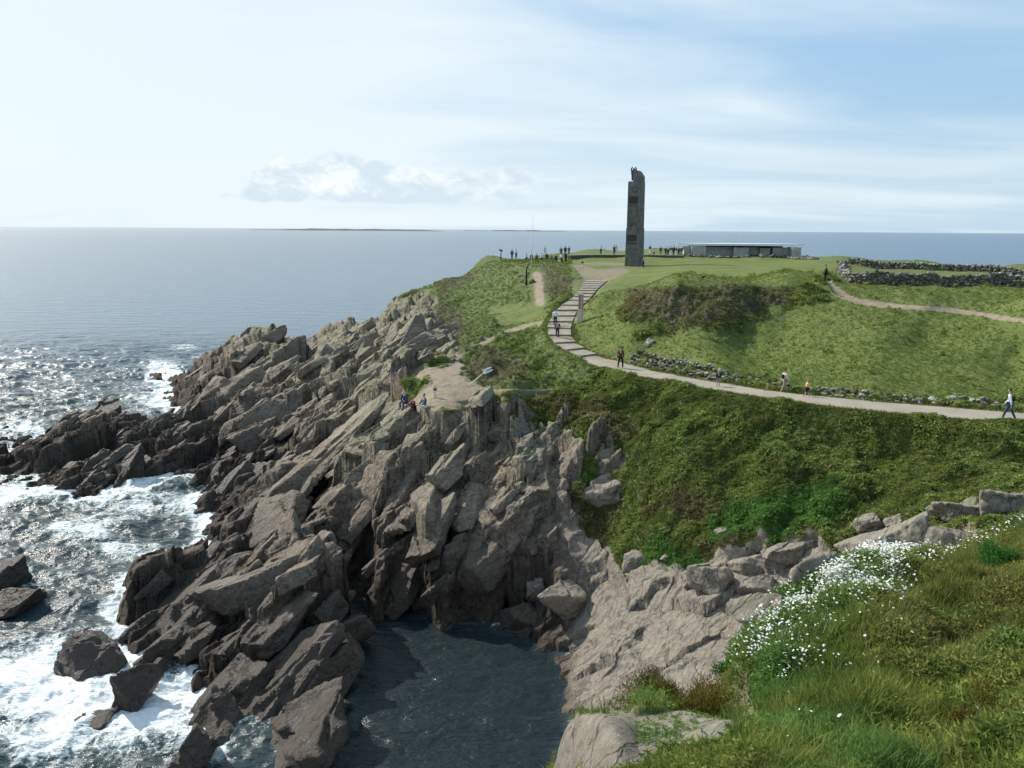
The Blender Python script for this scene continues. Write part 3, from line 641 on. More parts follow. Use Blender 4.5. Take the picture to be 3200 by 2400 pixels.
for bi_, (u, v, k_, q, L, H, W, tw) in enumerate(BIG+SLAB):
    c0 = at_z(u, v, q) if k_ == 'z' else at_y(u, v, q)
    flat_ = bi_ >= NB_
    if flat_: L, W = L/.85, W/.85
    P, Fc = polytope(34, (rotz(E1, tw), rotz(N1, tw), rotz(N2, tw)), (L*(.85 if c0[1] < 115 else .6), H*.9, W*(.85 if c0[1] < 115 else .65)), rb, .07 if flat_ else .14, 4 if flat_ else 7, 60 if flat_ else 44, .018 if flat_ else .03, 1.1, 8 if flat_ else 5)
    blocks.append((P+c0-np.array([0, 0, H*.55]), Fc))
bv, bf = merge(blocks)
tag(link('rocky_cliff', np_mesh('rocky_cliff', bv, bf, False), m_rock), kind='structure')

m_rockdry, t = mat('dry rock'); p = t.pos(); c, n_, r_ = rock_color(t, p, 1.0); t.out(c, r_, n_, .3)
def z_low(g): return g[2] < 1.0
def boulder(u, v, wpx, hpx, label, cat='boulder', group=None, flat=1.0, seed=0, tw=None, m=None, name='boulder', chamf=9, depth=.8, zz=None, soft=20):
    r = np.random.default_rng(900+seed+int(u)*3)
    g = hit(u, v+hpx*.35) if zz is None else at_z(u, v+hpx*.35, zz)
    k_ = math.hypot(g[1], CAMZ-g[2])/F*1.0
    w_, h_ = wpx*k_/2, hpx*k_/2
    a = r.uniform(-.5, .5) if tw is None else tw
    ax = (rotz(np.array([1, 0, .12]), a), rotz(np.array([-.12, 0, 1]), a), rotz(np.array([0, 1, 0]), a))
    sea_ = name == 'sea_rock'
    if sea_: ax = (rotz(E1, a), rotz(N1, a), rotz(N2, a)); dims_ = (w_*1.05, h_*.85, w_*.75)
    else: dims_ = (w_*1.02, h_*1.05*flat, w_*depth)
    P, Fc = polytope(34 if sea_ or w_ > .8 else 20, ax, dims_, r, .30, chamf, 46 if sea_ else soft, .045, 1.2, 7 if sea_ else 2)
    o = link(name, np_mesh(name, P, Fc, True), m or (m_rock if sea_ or z_low(g) else m_rockdry), loc=(g[0], g[1]+w_*.4, g[2]+h_*.35))
    tag(o, label, cat, group); return o
SG = 'rocks standing in the surf'
boulder(178,1405,122,130,'lone brown rounded rock standing alone in the white foam', 'rock', SG, zz=.0, seed=1, name='sea_rock')
boulder(-15,1240,130,110,'dark rock block cut by the left edge of the picture', 'rock', SG, zz=.3, seed=2, name='sea_rock')
boulder(30,1300,110,60,'low jagged black rock below the dark block at the left edge', 'rock', SG, zz=.0, seed=3, name='sea_rock')
boulder(385,1630,150,140,'grooved brown rock at the bottom edge with foam on both sides', 'rock', SG, zz=.1, seed=4, name='sea_rock')
boulder(610,1618,270,130,'broad brown rock at the bottom edge beside the dark pool', 'rock', SG, zz=.2, seed=5, name='sea_rock')
boulder(700,1560,150,46,'low flat wet rock pointing into the dark pool', 'rock', SG, zz=.1, seed=6, name='sea_rock')
boulder(265,1500,130,110,'black wet rock in the foam, upper one of the dark row', 'rock', SG, zz=.0, seed=7, name='sea_rock')
boulder(215,1545,70,50,'black wet rock in the foam, lower one of the dark row', 'rock', SG, zz=.0, seed=8, name='sea_rock')
boulder(330,1450,70,50,'small black wet rock under the big brown sloping block', 'rock', SG, zz=.0, seed=9, name='sea_rock')
boulder(222,878,80,60,'dark wet rounded rock behind the left reef, sea on both sides', 'rock', SG, zz=.6, seed=10, name='sea_rock')
boulder(450,1550,120,80,'dark grooved rock between two white foam channels', 'rock', SG, zz=.0, seed=11, name='sea_rock')
BG = 'boulders on the green slope and shore'
boulder(1305,1058,80,78,'large round pale grey boulder alone on the green slope', group=BG, seed=20)
boulder(1565,1146,44,32,'small blue grey boulder in the middle of the green slope', group=BG, seed=21)
boulder(1378,1206,52,42,'pale boulder just left of the bright green creeping plants', group=BG, seed=22)
boulder(1880,1130,62,36,'rounded boulder with an orange brown patch at the edge of the scrub', group=BG, seed=23)
boulder(1937,1132,44,28,'small grey boulder right of the orange brown one', group=BG, seed=24)
boulder(2088,1105,95,38,'long pale boulder lying on the short grass near the right edge', group=BG, seed=25)
boulder(2190,1092,110,46,'pale rock outcrop cut by the right edge above the flowers', group=BG, seed=26)
boulder(1700,1208,96,50,'grey boulder with a dark crack below the green scrub', group=BG, seed=27)
boulder(1610,1222,66,38,'low boulder between the square block and the cracked one', group=BG, seed=28)
boulder(1545,1245,96,62,'square brown block with a dark right side on the shore slab', group=BG, seed=29)
boulder(1775,1235,110,64,'broad grey boulder directly above the white flowers', group=BG, seed=30)
boulder(1955,1165,190,80,'big sloping slab above the band of flowers', group=BG, seed=31, flat=.8)
boulder(2060,1170,90,54,'grey slab right of the big sloping one above the flowers', group=BG, seed=32)
boulder(1125,1330,84,64,'rounded boulder at the water edge of the dark pool', group=BG, seed=33)
boulder(1155,1270,60,60,'upright boulder above the pool beside the green algae', group=BG, seed=34)
boulder(1215,1290,80,80,'cracked boulder on the shore right of the green algae', group=BG, seed=35)
boulder(1440,1205,20,10,'tiny white stone on the green slope', group=BG, seed=36)
boulder(1495,1262,36,16,'small round stone at the foot of the bright creeping plants', group=BG, seed=37)
boulder(1640,1265,90,44,'flat grey rock behind the flowers on the shore slab', group=BG, seed=38)
boulder(1650,1330,110,50,'long low rock beside the start of the white flowers', group=BG, seed=39)
# the near boulder at the bottom of the picture
r = np.random.default_rng(5)
P, Fc = polytope(34, (np.array([1, -.05, -.12]), np.array([.10, .12, .98]), np.array([.1, .95, -.2])), (1.75, 1.1, 1.8), r, .10, 9, 16, .022, 1.0)
nb_ = at_y(1408, 1650, 11.6)
near_b = link('boulder', np_mesh('near_boulder', P, Fc, True), m_rockdry, loc=tuple(nb_+np.array([0, 0, -.86])))
tag(near_b, 'large flat-topped boulder with mossy plants nearest the camera at the bottom edge', 'boulder', BG)
P, Fc = polytope(20, (np.array([1, -.05, -.3]), np.array([.30, 0, .95]), np.array([0, 1, 0])), (.8, .6, 1.0), r, .1, 8, 16, .03, 1.0)
tag(link('boulder', np_mesh('near_boulder_b', P, Fc, True), m_rockdry, loc=tuple(at_y(1545, 1655, 11.0)+np.array([0, 0, -.45]))), 'smaller boulder with an orange lichen edge right of the nearest one', 'boulder', BG)
print('rocks', time.time()-T0)
# ------------------------------------------------------------------ small building helpers
class MB:
    def __init__(s): s.v = []; s.f = []
    def box(s, c, d, rz=0.0, taper=1.0, jit=0.0, r=None):
        o = len(s.v); ca_, sa_ = math.cos(rz), math.sin(rz)
        for k_, (sx, sy, sz) in enumerate([(-1,-1,-1),(1,-1,-1),(1,1,-1),(-1,1,-1),(-1,-1,1),(1,-1,1),(1,1,1),(-1,1,1)]):
            tt = taper if sz > 0 else 1
            q = [sx*d[0]/2*tt, sy*d[1]/2*tt, sz*d[2]/2]
            if jit: q = [a+r.uniform(-jit, jit)*dd for a, dd in zip(q, d)]
            s.v.append((c[0]+q[0]*ca_-q[1]*sa_, c[1]+q[0]*sa_+q[1]*ca_, c[2]+q[2]))
        for f in ((0,3,2,1),(4,5,6,7),(0,1,5,4),(1,2,6,5),(2,3,7,6),(3,0,4,7)): s.f.append(tuple(o+i for i in f))
        return s
    def prism(s, pts, z0, z1):
        o = len(s.v); n = len(pts)
        for z in (z0, z1):
            for i, p_ in enumerate(pts):
                s.v.append((p_[0], p_[1], z[i] if hasattr(z, '__len__') else z))
        s.f.append(tuple(o+i for i in range(n-1, -1, -1))); s.f.append(tuple(o+n+i for i in range(n)))
        for i in range(n):
            j = (i+1) % n; s.f.append((o+i, o+j, o+n+j, o+n+i))
        return s
    def tube(s, pts, rad, k_=8):
        o = len(s.v); n = len(pts)
        rads = rad if hasattr(rad, '__len__') else [rad]*n
        for i, p_ in enumerate(pts):
            a = Vector(pts[max(i-1, 0)]); b_ = Vector(pts[min(i+1, n-1)]); d = (b_-a).normalized()
            u_ = d.cross(Vector((0, 0, 1))) if abs(d.z) < .95 else d.cross(Vector((1, 0, 0))); u_.normalize(); w_ = d.cross(u_)
            for j in range(k_):
                an = 2*math.pi*j/k_; q = Vector(p_)+(u_*math.cos(an)+w_*math.sin(an))*rads[i]; s.v.append(tuple(q))
        for i in range(n-1):
            for j in range(k_):
                j2 = (j+1) % k_; s.f.append((o+i*k_+j, o+i*k_+j2, o+(i+1)*k_+j2, o+(i+1)*k_+j))
        s.f.append(tuple(o+j for j in range(k_-1, -1, -1))); s.f.append(tuple(o+(n-1)*k_+j for j in range(k_)))
        return s
    def build(s, name, m, parent=None, smooth=False, bevel=0.0, loc=None):
        me = bpy.data.meshes.new(name); me.from_pydata(s.v, [], s.f); me.update()
        if bevel:
            bm = bmesh.new(); bm.from_mesh(me); bmesh.ops.bevel(bm, geom=bm.edges[:], offset=bevel, segments=2, affect='EDGES', clamp_overlap=True); bm.to_mesh(me); bm.free()
        if smooth: me.polygons.foreach_set('use_smooth', [True]*len(me.polygons))
        return link(name, me, m, parent, loc)

# concrete / stone materials
def stone_mat(name, c, moss=.3, streak=.5):
    m, t = mat(name); p = t.pos()
    f = t.noise(p, 1.3, 6, .65); g = t.noise(t.mapping(p, (3, 3, .35)), 1.6, 5, .6); h = t.noise(p, 14, 4, .7)
    cc = t.mix(t.ramp(f, .3, .7), tuple(x*.72 for x in c), tuple(x*1.22 for x in c))
    cc = t.mix(t.math('MULTIPLY', t.ramp(g, .5, .7), streak), cc, tuple(x*.42 for x in c))
    cc = t.mix(t.math('MULTIPLY', t.ramp(t.noise(p, 2.7, 5, .7), .56, .7), moss), cc, (.19, .17, .09))
    t.out(cc, .9, t.bump(t.math('ADD', f, h), .5, .05), .25); return m
m_tower = stone_mat('tower stone', (.155, .148, .135), .35, .6)
m_conc = stone_mat('weathered concrete', (.42, .40, .36), .2, .45)
m_wall = stone_mat('dark wall stone', (.10, .095, .08), .3, .5)
m_pale = stone_mat('pale lichen stone', (.36, .355, .33), .25, .35)
m_tread = stone_mat('path concrete', (.27, .238, .19), .10, .15)
m_white = simple('white paint', (.75, .76, .77), .5, .06)
m_roof = simple('pale roof slab', (.66, .68, .70), .6, .06)
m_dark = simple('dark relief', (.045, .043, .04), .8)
m_pink = simple('pink granite', (.33, .20, .155), .7, .2)
m_postw = simple('pale stone post', (.52, .45, .36), .8, .1)
m_bronze = simple('dark bronze', (.05, .045, .045), .6)
m_wood = simple('dark weathered wood', (.03, .025, .02), .9)

# ------------------------------------------------------------------ path: ribbon with low steps
steps_i = list(range(0, 9))
mb_v, mb_f = [], []
def quad(a, b_, c_, d): 
    o = len(mb_v); mb_v.extend([tuple(a), tuple(b_), tuple(c_), tuple(d)]); mb_f.append((o, o+1, o+2, o+3))
# lower smooth part, resampled
def catm(Pn, n):
    out = []
    for i in range(len(Pn)-1):
        p0 = Pn[max(i-1, 0)]; p1 = Pn[i]; p2 = Pn[i+1]; p3 = Pn[min(i+2, len(Pn)-1)]
        for tt in np.linspace(0, 1, n, endpoint=False):
            out.append(.5*((2*p1)+(-p0+p2)*tt+(2*p0-5*p1+4*p2-p3)*tt**2+(-p0+3*p1-3*p2+p3)*tt**3))
    out.append(Pn[-1]); return out
LS, RS = catm(LW, 8), catm(RW, 8)
NSTEP0 = 8*8                                    # the flight covers the first eight spans
grid = []
rp = np.random.default_rng(3)
for i in range(NSTEP0, len(LS)):
    row = []
    nl = .16*vnoise2(np.array([i*.9]), np.array([3.3]), 5)[0]; nr_ = .16*vnoise2(np.array([i*.9]), np.array([9.3]), 6)[0]
    l_ = LS[i]+(LS[i]-RS[i])*(nl*.25); r_ = RS[i]+(RS[i]-LS[i])*(nr_*.25)
    for s_ in np.linspace(0, 1, 7):
        q = l_*(1-s_)+r_*s_; row.append((q[0], q[1], q[2]+.03-.03*(2*s_-1)**2))
    grid.append(row)
g = np.array(grid)
me = np_mesh('path', g.reshape(-1, 3), grid_faces(g.shape[0], 7), True)
m_path, t = mat('path'); p = t.pos()
f = t.noise(p, .5, 6, .65); h = t.noise(p, 9, 4, .7)
cc = t.mix(t.ramp(f, .3, .7), (.235, .208, .165), (.305, .275, .225)); cc = t.mix(t.math('MULTIPLY', t.ramp(h, .5, .75), .35), cc, (.22, .19, .15))
t.out(cc, .95, t.bump(h, .35, .03), .2)
tag(link('path', me, m_path), kind='structure')
# the flight: treads slope gently, each with a drop at its front edge
nst = 17; sv_, sf_ = [], []
st = MB()
cum = [0]
for i in range(1, NSTEP0+1): cum.append(cum[-1]+np.linalg.norm((LS[i]+RS[i]-LS[i-1]-RS[i-1])/2))
cum = np.array(cum)
def at_len(s_):
    i = int(np.clip(np.searchsorted(cum, s_)-1, 0, NSTEP0-1)); t_ = (s_-cum[i])/(cum[i+1]-cum[i]+1e-9); t_ = min(max(t_, 0), 1)
    return LS[i]*(1-t_)+LS[i+1]*t_, RS[i]*(1-t_)+RS[i+1]*t_
edges_ = np.linspace(0, cum[-1], nst+1)
for k_ in range(nst):
    la, ra = at_len(edges_[k_]); lb, rb_ = at_len(edges_[k_+1])
    zt = max(la[2], ra[2]); zb = lb[2]+.17
    zb = min(zb, zt)
    base = min(lb[2], rb_[2])-.5
    st.prism([(lb[0], lb[1]), (rb_[0], rb_[1]), (ra[0], ra[1]), (la[0], la[1])], base, [zb, zb, zt+.02, zt+.02])
stairs = st.build('steps', m_tread)
tag(stairs, 'flight of broad low concrete steps climbing to the tall stone monument', 'stairs')

# ------------------------------------------------------------------ the monument
TB = at_z(1370, 573.5, 19.5); TY = TB[1]
k_px = math.hypot(TY, CAMZ-19.5)/F
tw_root = empty('monument', (TB[0], TY, 19.35)); tag(tw_root, 'tall grey stone memorial tower with a carved figure on its top', 'monument')
th = math.radians(-28)
H1 = 80*k_px; H2 = (573.5-396)*k_px; H3 = (573.5-377)*k_px
a_w, b_w = 2.25, 2.2
def foot(s, w, d): return [(-w/2*s, -d/2*s), (w/2*s, -d/2*s), (w/2*s, d/2*s), (-w/2*s, d/2*s)]
def rot2(pts, a): return [(x*math.cos(a)-y*math.sin(a), x*math.sin(a)+y*math.cos(a)) for x, y in pts]
shaft = MB()
def loft(mb, rings):
    o = len(mb.v); n = len(rings[0][0])
    for pts, z in rings:
        for i, (x, y) in enumerate(pts): mb.v.append((x, y, z[i] if hasattr(z, '__len__') else z))
    for k2 in range(len(rings)-1):
        for i in range(n):
            j = (i+1) % n; mb.f.append((o+k2*n+i, o+k2*n+j, o+(k2+1)*n+j, o+(k2+1)*n+i))
    mb.f.append(tuple(o+i for i in range(n-1, -1, -1))); mb.f.append(tuple(o+(len(rings)-1)*n+i for i in range(n)))
# lower block slightly wider, with a small ledge
loft(shaft, [(rot2(foot(1.10, a_w, b_w), th), 0), (rot2(foot(1.03, a_w, b_w), th), .5), (rot2(foot(1.0, a_w, b_w), th), H1*.98), (rot2(foot(1.03, a_w, b_w), th), H1*.985), (rot2(foot(1.03, a_w, b_w), th), H1)])
lower = shaft.build('lower_shaft', m_tower, tw_root, bevel=.03)
up = MB()
# upper shaft: the front left corner stops lower, the back rises in a curved top
def xs_front(w): return w
loft(up, [(rot2(foot(.955, a_w, b_w), th), H1+.003), (rot2(foot(.93, a_w, b_w), th), H2-.35), (rot2(foot(.90, a_w, b_w), th), H2)])
up.build('upper_shaft', m_tower, tw_root, bevel=.03)
hd = MB()
x0, x1 = -.40*a_w*.93, .465*a_w*.93
ring = []
for yy in (-b_w*.46, b_w*.46):
    pts = [(-.10*a_w, H2+.003), (x1, H2+.003)] + [(x1-(x1+.10*a_w)*s_, H2+.75+ (H3-H2-.45)*math.sin(min(s_*1.25, 1)*math.pi/2)) for s_ in np.linspace(0, 1, 9)]
    ring.append([(x*math.cos(th)-yy*math.sin(th), x*math.sin(th)+yy*math.cos(th), z) for x, z in pts])
o = 0; n = len(ring[0]); hd.v = ring[0]+ring[1]
hd.f = [tuple(range(n)), tuple(range(2*n-1, n-1, -1))]+[(i, n+i, n+(i+1) % n, (i+1) % n) for i in range(n)]
hd.build('curved_head', m_tower, tw_root, bevel=.02)
# recessed panels and relief bands on the front face
def face_pt(s_, z, off, w=a_w*.93, d=b_w*.93):
    x, y = s_*w/2, -d/2-off; return (x*math.cos(th)-y*math.sin(th), x*math.sin(th)+y*math.cos(th), z)
rt = np.random.default_rng(11)
for (za, zb, kind) in ((.055, .215, 'r'), (.255, .275, 'n'), (.29, .36, 'p'), (.42, .455, 'r'), (.465, .49, 'n'), (.50, .64, 'r'), (.675, .695, 'n'), (.71, .79, 'p'), (.84, .895, 'w')):
    z0, z1 = za*H2/.95*.99, zb*H2/.95*.99
    low = z1 < H1; ww, dd = (a_w*1.0, b_w*1.0) if low else (a_w*.945, b_w*.945)
    fr = MB()
    s0, s1_ = (-.78, .62) if kind != 'w' else (-.30, .55)
    # frame mouldings round the panel
    for (sa, sb, zc0, zc1) in ((s0, s1_, z0-.05, z0), (s0, s1_, z1, z1+.05), (s0-.03, s0, z0, z1), (s1_, s1_+.03, z0, z1)):
        c_ = face_pt((sa+sb)/2, (zc0+zc1)/2, .012, ww, dd); fr.box(c_, ((sb-sa)*ww/2, .07, zc1-zc0), th)
    f_o = fr.build('panel_frame', m_tower, tw_root)
    pn = MB(); c_ = face_pt((s0+s1_)/2, (z0+z1)/2, .006, ww, dd); pn.box(c_, ((s1_-s0)*ww/2-.02, .02, z1-z0-.01), th)
    pn.build('panel', m_dark if kind in 'pw' else m_wall, tw_root)
    if kind in 'rw':
        rl = MB(); nb = 26 if kind == 'r' else 5
        rl.box(face_pt((s0+s1_)/2, (z0+z1)/2, .012, ww, dd), ((s1_-s0)*ww/2-.10, .05, z1-z0-.12), th)
        for q in range(nb):
            s_ = rt.uniform(s0+.08, s1_-.08) if kind == 'r' else s0+.12+(s1_-s0-.2)*q/4; z_r = rt.uniform(z0+.1, z1-.1) if kind == 'r' else (z0+z1)/2
            rl.box(face_pt(s_, z_r, .03, ww, dd), (rt.uniform(.08, .25) if kind == 'r' else .09, .08, rt.uniform(.12, .5) if kind == 'r' else (z1-z0)*.8), th, .7)
        rl.build('relief', m_tower, tw_root, bevel=.012)
# carved figure (head and raised arms of a statue) on the top left
def skin_mesh(name, verts, edges, radii, root=0, sub=1, m=None, parent=None):
    me = bpy.data.meshes.new(name); me.from_pydata([tuple(v) for v in verts], edges, []); me.update()
    o = bpy.data.objects.new(name, me); col.objects.link(o)
    md = o.modifiers.new('s', 'SKIN'); md.use_smooth_shade = True
    for i, rr_ in enumerate(radii):
        d_ = me.skin_vertices[0].data[i]; d_.radius = (rr_, rr_) if not hasattr(rr_, '__len__') else rr_; d_.use_root = (i == root)
    if sub: o.modifiers.new('u', 'SUBSURF').levels = sub
    dg = bpy.context.evaluated_depsgraph_get(); ev = o.evaluated_get(dg)
    me2 = bpy.data.meshes.new_from_object(ev, depsgraph=dg); me2.name = name
    o.modifiers.clear(); o.data = me2; bpy.data.meshes.remove(me)
    me2.polygons.foreach_set('use_smooth', [True]*len(me2.polygons))
    if m is not None: me2.materials.clear(); me2.materials.append(m)
    if parent is not None: o.parent = parent
    return o
sx_, sz_ = -.62, H3-.3
fv = [(sx_, 0, sz_-1.0), (sx_+.05, 0, sz_-.3), (sx_+.1, 0, sz_+.30), (sx_+.12, -.05, sz_+.75), (sx_+.12, -.1, sz_+.98), (sx_-.25, -.05, sz_+.5), (sx_-.30, -.05, sz_+.85), (sx_-.1, -.05, sz_+1.15), (sx_+.45, -.05, sz_+.5), (sx_+.5, -.05, sz_+.85), (sx_+.32, -.05, sz_+1.15)]
fv = [(x*math.cos(th)-y*math.sin(th), x*math.sin(th)+y*math.cos(th), z) for x, y, z in fv]
skin_mesh('carved_figure', fv, [(0,1),(1,2),(2,3),(3,4),(2,5),(5,6),(6,7),(2,8),(8,9),(9,10)], [.30,.34,.36,.14,.20,.16,.12,.1,.16,.12,.1], 0, 2, m_bronze, tw_root)

# ------------------------------------------------------------------ flagpole, post, signs
def gz(x, y): return float(zground(np.array([x]), np.array([y]))[0])
g = hit(1148, 576); kk = math.hypot(g[1], 5.5)/F
fp = empty('flagpole', tuple(g)); tag(fp, 'thin white flagpole without a flag near the cliff top', 'flagpole')
Hf = 106*kk
MB().tube([(0, 0, -.1), (0.03, 0, Hf*.5), (.14, 0, Hf)], [.07, .055, .03]).build('pole', m_white, fp, True)
MB().tube([(0, 0, -.1), (0, 0, .18)], [.22, .20], 12).build('base', m_conc, fp)
MB().tube([(.14, 0, Hf+.003), (.14, 0, Hf+.10)], [.05, .05]).build('finial', m_white, fp)
g = hit(1137, 617); kk = math.hypot(g[1], 7)/F
h_ = 47*kk
cpst = MB().tube([(0, 0, -.2), (.02, 0, h_*.35), (-.02, 0, h_*.65), (.10, 0, h_*.85), (.3, 0, h_)], [.14, .13, .10, .08, .05]).build('crooked_post', m_wood, None, True, loc=tuple(g))
tag(cpst, 'crooked dark wooden post in a hollow on the slope below the flagpole', 'post')
rs_ = np.random.default_rng(4)
for q, (du, dv, ws) in enumerate(((-9, 4, 10), (12, 6, 13), (-12, -8, 8), (6, -14, 9))):
    boulder(1137+du, 603+dv, ws, 7, ['grey stone left of the foot of the crooked post', 'dark stone right of the foot of the crooked post', 'upper left stone beside the crooked post', 'upper right stone beside the crooked post'][q], 'stone', 'stones round the crooked post', seed=50+q, name='stone')
g = hit(1253, 696); kk = math.hypot(g[1], 9)/F; h_ = 60*kk; w_ = 10*kk
ps = empty('stone_marker', tuple(g), -.25); tag(ps, 'tall pale stone marker with a pink panel beside the steps', 'marker')
MB().box((0, 0, h_*.24-.1), (w_*1.05, w_*.8, h_*.48+.2)).build('base', m_postw, ps, bevel=.02)
MB().box((w_*.1, 0, h_*.48+.003+h_*.245), (w_*.98, w_*.6, h_*.49)).build('panel', m_pink, ps, bevel=.02)
MB().box((w_*.35, 0.0, h_*.73), (w_*.3, w_*.66, h_*.48)).build('side_slab', m_postw, ps, bevel=.02)
MB().box((0, 0, h_*.975+.003+.05), (w_*1.5, w_*.9, .11), 0).build('cap', m_postw, ps, bevel=.02)
g = hit(1012, 832); kk = math.hypot(g[1], 12)/F
sg = empty('signpost', tuple(g)); tag(sg, 'leaning white signpost with an arrow board by the sandy patch', 'sign')
ex, ez = 43*kk, 36*kk
MB().tube([(-.05, 0, -.1), (ex, 0, ez)], [.035, .03]).build('pole', m_white, sg, True)
bd_ = MB()
an = math.radians(25); bl = 19*kk
pts = [(-bl*.55, -.07), (bl*.35, -.07), (bl*.62, 0), (bl*.35, .07), (-bl*.55, .07)]
o_ = []
for yy in (-.03, .03):
    for a_, b_ in pts: o_.append((ex*.93+a_*math.cos(an)-b_*math.sin(an), -.08+yy, ez*.98+a_*math.sin(an)+b_*math.cos(an)))
bd_.v = o_; bd_.f = [tuple(range(5)), tuple(range(9, 4, -1))]+[(i, 5+i, 5+(i+1) % 5, (i+1) % 5) for i in range(5)]
bd_.build('arrow_board', m_white, sg)
b2 = MB(); b2.v = [(x+.10, y+.001, z-.2) for x, y, z in o_]; b2.f = list(bd_.f); b2.build('lower_board', m_white, sg)
g = hit(1082, 560); kk = math.hypot(g[1], 5.5)/F
tl = empty('viewing_scope', tuple(g)); tag(tl, 'dark viewing scope on a thin post at the far left of the cliff top', 'viewing scope')
MB().tube([(0, 0, -.1), (0, 0, 16*kk)], [.09, .07]).build('post', m_dark, tl, True)
MB().tube([(-.32, 0, 20.5*kk), (-.05, 0, 18.5*kk), (.28, 0, 17*kk)], [.10, .14, .17]).build('scope', m_dark, tl, True)

# ------------------------------------------------------------------ low parapet, lookout building
m = []
for u, y in ((1134, 152), (1165, 151), (1200, 150.5), (1228, 151), (1260, 153.5), (1300, 155), (1350, 156), (1400, 156), (1440, 155.5), (1475, 155)):
    m.append(((u-CX)/F*(y*cp+4.7*sp), y))
def strip_wall(name, pts, z0, z1, th_, mat_, cap=None, jit=0):
    root = empty(name, (pts[0][0], pts[0][1], z0))
    b_ = MB(); c_ = MB()
    cc_ = catm([np.array([x, y, 0]) for x, y in pts], 5)
    inner, outer = [], []
    for i, q in enumerate(cc_):
        d_ = cc_[min(i+1, len(cc_)-1)]-cc_[max(i-1, 0)]; d_ /= np.linalg.norm(d_); n_ = np.array([-d_[1], d_[0], 0])
        inner.append(q-n_*th_/2); outer.append(q+n_*th_/2)
    ox, oy = pts[0]
    loop = [(q[0]-ox, q[1]-oy) for q in inner]+[(q[0]-ox, q[1]-oy) for q in outer[::-1]]
    nL = len(inner); o = 0
    for mb_, a, b2_, grow in ((b_, -1.2, z1-z0, 0), (c_, z1-z0+.003, z1-z0+.09, .04)):
        vs2 = []
        for i in range(nL):
            n_ = (outer[i]-inner[i])/th_
            for q, s_ in ((inner[i], -1), (outer[i], 1)):
                for z in (a, b2_): vs2.append((q[0]-ox+n_[0]*grow*s_, q[1]-oy+n_[1]*grow*s_, z))
        mb_.v = vs2
        for i in range(nL-1):
            a0, b0 = i*4, (i+1)*4
            mb_.f += [(a0, b0, b0+1, a0+1), (a0+2, a0+3, b0+3, b0+2), (a0+1, b0+1, b0+3, a0+3), (a0, a0+2, b0+2, b0)]
        mb_.f += [(0, 1, 3, 2), ((nL-1)*4, (nL-1)*4+2, (nL-1)*4+3, (nL-1)*4+1)]
    b_.build('wall_body', mat_, root); c_.build('coping', cap or m_conc, root)
    return root
tag(strip_wall('low_wall', m[3:], 19.7, 20.78, .6, m_wall), 'long low curved dark wall behind the monument', 'wall')
tag(strip_wall('low_wall', [((u-CX)/F*(y*cp+5*sp), y) for u, y in ((1134, 147), (1160, 146), (1190, 145), (1212, 143.5))], 19.3, 20.05, .6, m_wall), 'short dark wall where a row of people sit, left of the monument', 'wall')
BY = 160.0
def bx_(u, y, z=20.5): return (u-CX)/F*(y*cp+(CAMZ-z)*sp)
bld = empty('lookout_building', (bx_(1476, BY), BY, 20.3)); tag(bld, 'low concrete lookout building with stepped walls and a thin white curved roof', 'building')
ox, oy = bx_(1476, BY), BY
segs = [(1476,1490,.3,1.98),(1490,1521,-.6,2.05),(1521,1582,1.1,1.9),(1582,1614,-.2,1.85),(1614,1642,1.6,1.85),(1642,1664,.9,1.75),(1664,1670,2.0,1.7),(1670,1705,1.0,1.85),(1705,1724.6,-.9,1.95)]
for u0, u1, off, h_ in segs:
    xa, xb = bx_(u0, BY)-ox, bx_(u1, BY)-ox
    w_ = MB(); w_.box(((xa+xb)/2, off+1.6, h_/2-.35), (xb-xa-.006, 3.2, h_+.7)); w_.build('wall_segment', m_conc, bld, bevel=.02)
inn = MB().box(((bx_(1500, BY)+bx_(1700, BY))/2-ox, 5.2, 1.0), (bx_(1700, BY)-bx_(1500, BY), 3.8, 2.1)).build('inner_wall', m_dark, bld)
xa, xb = bx_(1462, BY)-ox, bx_(1739, BY)-ox
rp_, N = [], 40
for i in range(N+1):
    s_ = i/N; rp_.append((xa+(xb-xa)*s_, -1.6*math.sin(math.pi*s_)**.8+.8))
for i in range(N, -1, -1):
    s_ = i/N; rp_.append((xa+(xb-xa)*s_, 1.2+5.5*math.sin(math.pi*s_)**.8))
rf = MB().prism(rp_, [2.22+.10*(1-math.sin(math.pi*(x-xa)/(xb-xa))) for x, y in rp_], [2.50]*len(rp_)); rf.build('roof', m_roof, bld)
for u in (1498, 1535, 1560, 1600, 1630, 1655, 1690, 1714):
    MB().tube([(bx_(u, BY)-ox, 1.7, 1.6), (bx_(u, BY)-ox, 1.7, 2.3)], .05, 6).build('roof_post', m_dark, bld)
MB().box((bx_(1650, BY)-ox, .4, -.12), (bx_(1722, BY)-bx_(1600, BY), 1.0, .5)).build('plinth', m_conc, bld)

